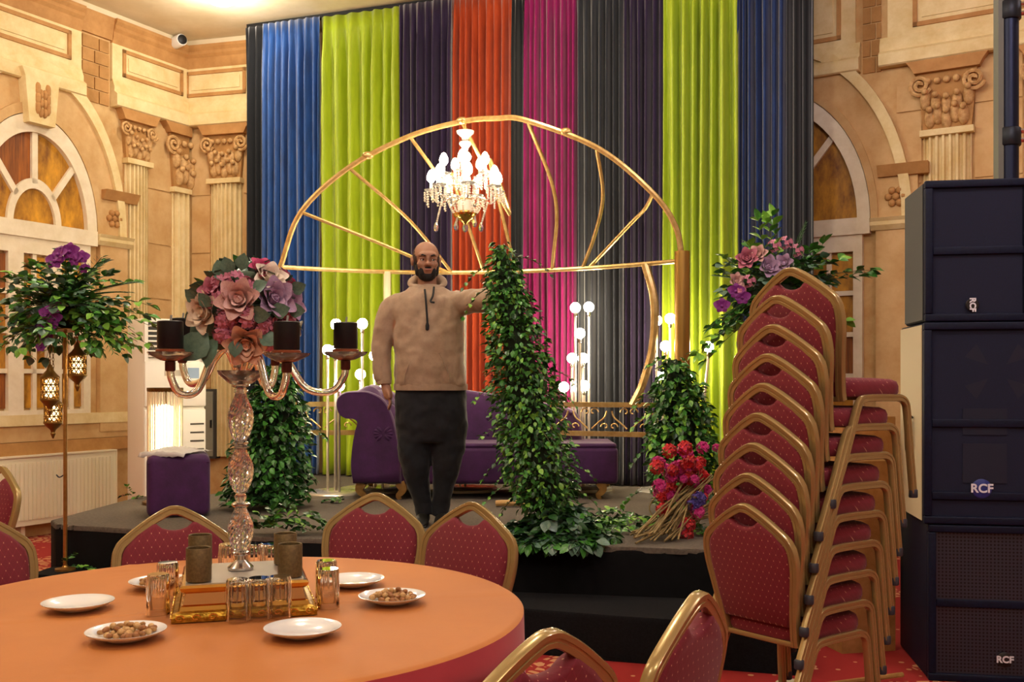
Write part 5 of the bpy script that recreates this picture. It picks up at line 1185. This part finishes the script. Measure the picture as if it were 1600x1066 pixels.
limb(b, smoothpts([(mp(650, 670), .085), (mp(650, 735, -.01), .065), (mp(657, 770), .05), (mp(662, 810, .01), .035)])); limb(b, smoothpts([(mp(702, 670), .085), (mp(697, 735, -.01), .065), (mp(692, 770), .05), (mp(690, 810, .01), .035)]))
limb(b, smoothpts([(mp(615, 472), .06), (mp(598, 540), .045), (mp(602, 600, -.03), .03)]))
limb(b, smoothpts([(mp(712, 468), .06), (mp(744, 474, -.12), .045), (mp(770, 472, -.28), .032), (mp(778, 470, -.31), .03)]))
# hanging hand at the left: palm, four fingers, thumb
limb(b, smoothpts([(mp(602, 598, -.03), .028), (mp(605, 608, -.035), .03), (mp(608, 619, -.04), .029), (mp(609, 624, -.042), .022)]))
for i, (o_, l_) in enumerate(((-.026, .8), (-.009, .95), (.009, 1.0), (.026, .9))):
    q = mp(608, 621, -.04) + Vector((.004, o_, 0)); limb(b, smoothpts([(q, .0095), (q + Vector((.008, -.002, -.03 * l_)), .009), (q + Vector((.006, -.004, -.058 * l_)), .0082), (q + Vector((-.004, -.006, -.08 * l_)), .007)], 3), 8)
q = mp(607, 610, -.06); limb(b, smoothpts([(q, .012), (q + Vector((.012, -.018, -.025)), .0105), (q + Vector((.016, -.022, -.05)), .0085)], 3), 8)
# raised hand closing on the garland
hq = mp(782, 468, -.35); limb(b, smoothpts([(mp(777, 470, -.3), .028), (hq, .034), (hq + Vector((.03, -.03, .005)), .03)]))
for i in range(4):
    z = .028 - i * .019; l_ = (.9, 1, .97, .82)[i]; q = hq + Vector((.035, -.035, z)); limb(b, smoothpts([(q, .0095), (q + Vector((.035 * l_, -.012, 0)), .009), (q + Vector((.05 * l_, -.04, -.002)), .0085), (q + Vector((.035 * l_, -.06, -.002)), .0075)], 3), 8)
q = hq + Vector((.01, -.03, .032)); limb(b, smoothpts([(q, .012), (q + Vector((.012, -.035, .006)), .0105), (q + Vector((.034, -.052, .0)), .0085)], 3), 8)
body = finish(b, 'body', SKIN, MAN, .0055, 3)
# --- eyes, brows, hair, beard
for s in (-1, 1):
    e = HR @ Vector((s * .033, -.07, .010)) - mloc
    ey = MB().ball(e, .0115, 12, 8).build('eye', mat('eye_white', '#d8d0c8', .3), MAN, 1.5)
    MB().ball(HR @ Vector((s * .033 + .002, -.078, .009)) - mloc, .0065, 10, 6, (1, .6, 1)).build('iris', mat('eye_dark', '#1c120c', .2), ey, 1.5)
    MB().tube([HR @ Vector((s * x, y, z)) - mloc for x, y, z in ((.016, -.096, .032), (.034, -.094, .038), (.052, -.08, .034))], [.004, .0055, .003], 6).build('eyebrow', HAIRM, MAN, 1.5)
    MB().tube([HR @ Vector((s * x, y, z)) - mloc for x, y, z in ((.016, -.080, .016), (.033, -.084, .020), (.05, -.073, .015))], .006, 6).build('eyelid', SKIN, MAN, 1.5)
def shell(c, r, sc, keep, nu=40, nv=28, jit=.0):
    m = MB(); idx = {}; rj = random.Random(2)
    for j in range(nv + 1):
        for i in range(nu):
            a, e = 2 * pi * i / nu, -pi / 2 + pi * j / nv; p = Vector((c[0] + r * sc[0] * cos(a) * cos(e), c[1] + r * sc[1] * sin(a) * cos(e), c[2] + r * sc[2] * sin(e)))
            idx[i, j] = len(m.v); d = (p - Vector(c)).normalized(); m.v.append(tuple(HR @ (p + d * rj.uniform(0, jit)) - mloc))
            m.__dict__.setdefault('loc', []).append(p)
    for j in range(nv):
        for i in range(nu):
            q = (idx[i, j], idx[(i + 1) % nu, j], idx[(i + 1) % nu, j + 1], idx[i, j + 1])
            if all(keep(m.loc[k]) for k in q): m.f.append(q)
    return m
o = shell((0, .015, .03), .1015, (.835, 1.035, .965), lambda p: p.y > -.05 + max(0, p.z - .03) * .85 and p.z < .1 and p.z > -.05, jit=.001).build('hair', mat('cropped_hair', '#4a3528', .85, noise=80, c2='#33231a'), MAN, 3.2); o.modifiers.new('t', 'SOLIDIFY').thickness = .002
bd = MB(); 
for p_, r_, s_ in (((0, -.04, -.088), .05, (1.15, .95, .72)), ((0, -.058, -.095), .034, (1.1, .8, .8)), ((0, -.092, -.04), .013, (2.1, .6, .45)), ((-.036, -.066, -.066), .024, (.8, .9, 1.3)), ((.036, -.066, -.066), .024, (.8, .9, 1.3)), ((-.062, -.035, -.055), .022, (.6, 1.1, 1.7)), ((.062, -.035, -.055), .022, (.6, 1.1, 1.7)), ((-.074, -.012, -.02), .016, (.5, .9, 2.0)), ((.074, -.012, -.02), .016, (.5, .9, 2.0))):
    bd.ball(HR @ Vector(p_), r_, 14, 10, s_, HR.to_3x3().to_4x4())
finish(bd, 'beard', HAIRM, MAN, .005, 2)
o = MB().ball(HR @ Vector((0, -.094, -.0535)) - mloc, .012, 12, 8, (1.7, .6, .5), HR.to_3x3().to_4x4()).build('lips', mat('lip_skin', '#96594e', .5), MAN, 1.5)
# --- hoodie
h = MB()
rings_body(h, [(667, 445, 22, .075, .02), (667, 452, 34, .092, .015), (666, 459, 46, .108, .008), (666, 468, 54, .122, .002), (667, 485, 57, .138, 0), (669, 515, 55, .148, -.01), (671, 550, 53.5, .156, -.015), (672, 582, 55.5, .156, -.012), (673, 600, 57, .148, -.008), (673, 607, 55, .142, -.006)], 28)
limb(h, smoothpts([(mp(628, 474), .078), (mp(612, 486), .08), (mp(602, 512), .073), (mp(597, 540, -.005), .064), (mp(596, 562, -.015), .06), (mp(598, 584, -.025), .055), (mp(600, 596, -.03), .046)]), 18)
limb(h, smoothpts([(mp(702, 474), .078), (mp(722, 473, -.04), .08), (mp(741, 473, -.12), .077), (mp(757, 473, -.2), .073), (mp(772, 472, -.28), .066), (mp(776, 471, -.3), .05)]), 18)
finish(h, 'hoodie', HOOD, MAN, .0085, 7, (.09, .022))
hd = MB(); ring_ = [mp(667 + 26 * cos(a), 443 - 10 * sin(a), .025 + .082 * sin(a)) for a in [2 * pi * k / 28 for k in range(28)]]
hd.tube(ring_, [.016 + .02 * max(0, sin(2 * pi * k / 28) + .3) for k in range(28)], 10, closed=True)
finish(hd, 'hood', HOOD, MAN, .008, 5)
CORD = mat('black_cord', '#0f0f12', .7)
def front(px, py, extra=.0): return mp(px, py, -.152 - extra) - mloc
MB().tube(bez([front(666, 455, -.045), front(668, 468, -.012), front(670, 490, .005), front(671, 505, .008), front(671, 510, .01)], 5), .0065, 6).build('drawstring', CORD, MAN); MB().lathe([(.006, .02), (.012, .0), (.011, -.025), (.004, -.03)], 8, front(671, 511, .01)).build('cord_end', CORD, MAN)
MB().tube(bez([front(680, 451, -.05), front(679, 465, -.012), front(676, 474, .004), front(682, 476, .008)], 5), .0065, 6).build('drawstring', CORD, MAN)
for s in (-1, 1): MB().tube([front(670 + s * 20, 553, .004), front(670 + s * 25, 565, .005), front(670 + s * 34, 586, .0), front(670 + s * 35, 598, -.008)], .004, 6).build('pocket_edge', HOOD, MAN, 1.5)
MB().tube([front(650, 553, .006), front(690, 553, .006)], .004, 6).build('pocket_edge', HOOD, MAN, 1.5)
hm = [mp(673 + 55.5 * cos(a), 605, -.006 + .145 * sin(a)) - mloc for a in [2 * pi * k / 32 for k in range(32)]]; MB().tube(hm, 1, sec=[(-.008, -.02), (.008, -.02), (.01, 0), (.008, .02), (-.008, .02)], closed=True, up=(0, 0, 1)).build('hem_band', HOOD, MAN, 1.2)
for c_, d_ in ((mp(601, 595, -.028), Vector((.05, -.1, -1))), (mp(775, 471.5, -.295), Vector((.5, -.75, .05)))):
    s, u, d_ = frame_from(d_); MB().tube([c_ - mloc - d_ * .022, c_ - mloc, c_ - mloc + d_ * .022], [.05, .047, .044], 18).build('cuff', HOOD, MAN, 1.0)
# --- trousers and shoes
t_ = MB()
rings_body(t_, [(673, 598, 54, .138, 0), (673, 620, 56, .146, .005), (674, 645, 57, .15, .008), (675, 668, 56, .148, .008), (675, 690, 48, .13, .005)], 28)
limb(t_, smoothpts([(mp(649, 668), .118), (mp(648, 700), .112), (mp(650, 728, -.01), .09), (mp(653, 755), .07), (mp(659, 785, .01), .054), (mp(663, 806, .01), .052)]), 20)
limb(t_, smoothpts([(mp(702, 668), .116), (mp(700, 700), .108), (mp(697, 728, -.01), .088), (mp(694, 755), .068), (mp(690, 785, .01), .054), (mp(688, 807, .01), .052)]), 20)
finish(t_, 'trousers', TROU, MAN, .0085, 5, (.08, .018))
for s, px in ((-1, 661), (1, 690)):
    c = mp(px, 0); x = c.x - mloc.x; g = []
    for (yy, hw, hh) in ((.09, .02, .04), (.07, .036, .075), (.03, .04, .09), (-.03, .042, .075), (-.09, .046, .055), (-.14, .042, .042), (-.175, .022, .025)):
        g.append([Vector((x + s * .012 * (-yy * 4) + hw * cos(a), yy, max(0, hh * .5 + hh * .55 * sin(a)))) for a in [2 * pi * k / 16 for k in range(16)]])
    sh = MB().loft(g, True, True).build('shoe', mat('dark_shoe', '#15140f', .5), MAN, 1.0, recalc=True)
    MB().bbox(x - .044 + s * .01, x + .044 + s * .01, -.165, .085, 0, .016, .008).build('sole', mat('shoe_sole', '#2b2924', .6), sh)
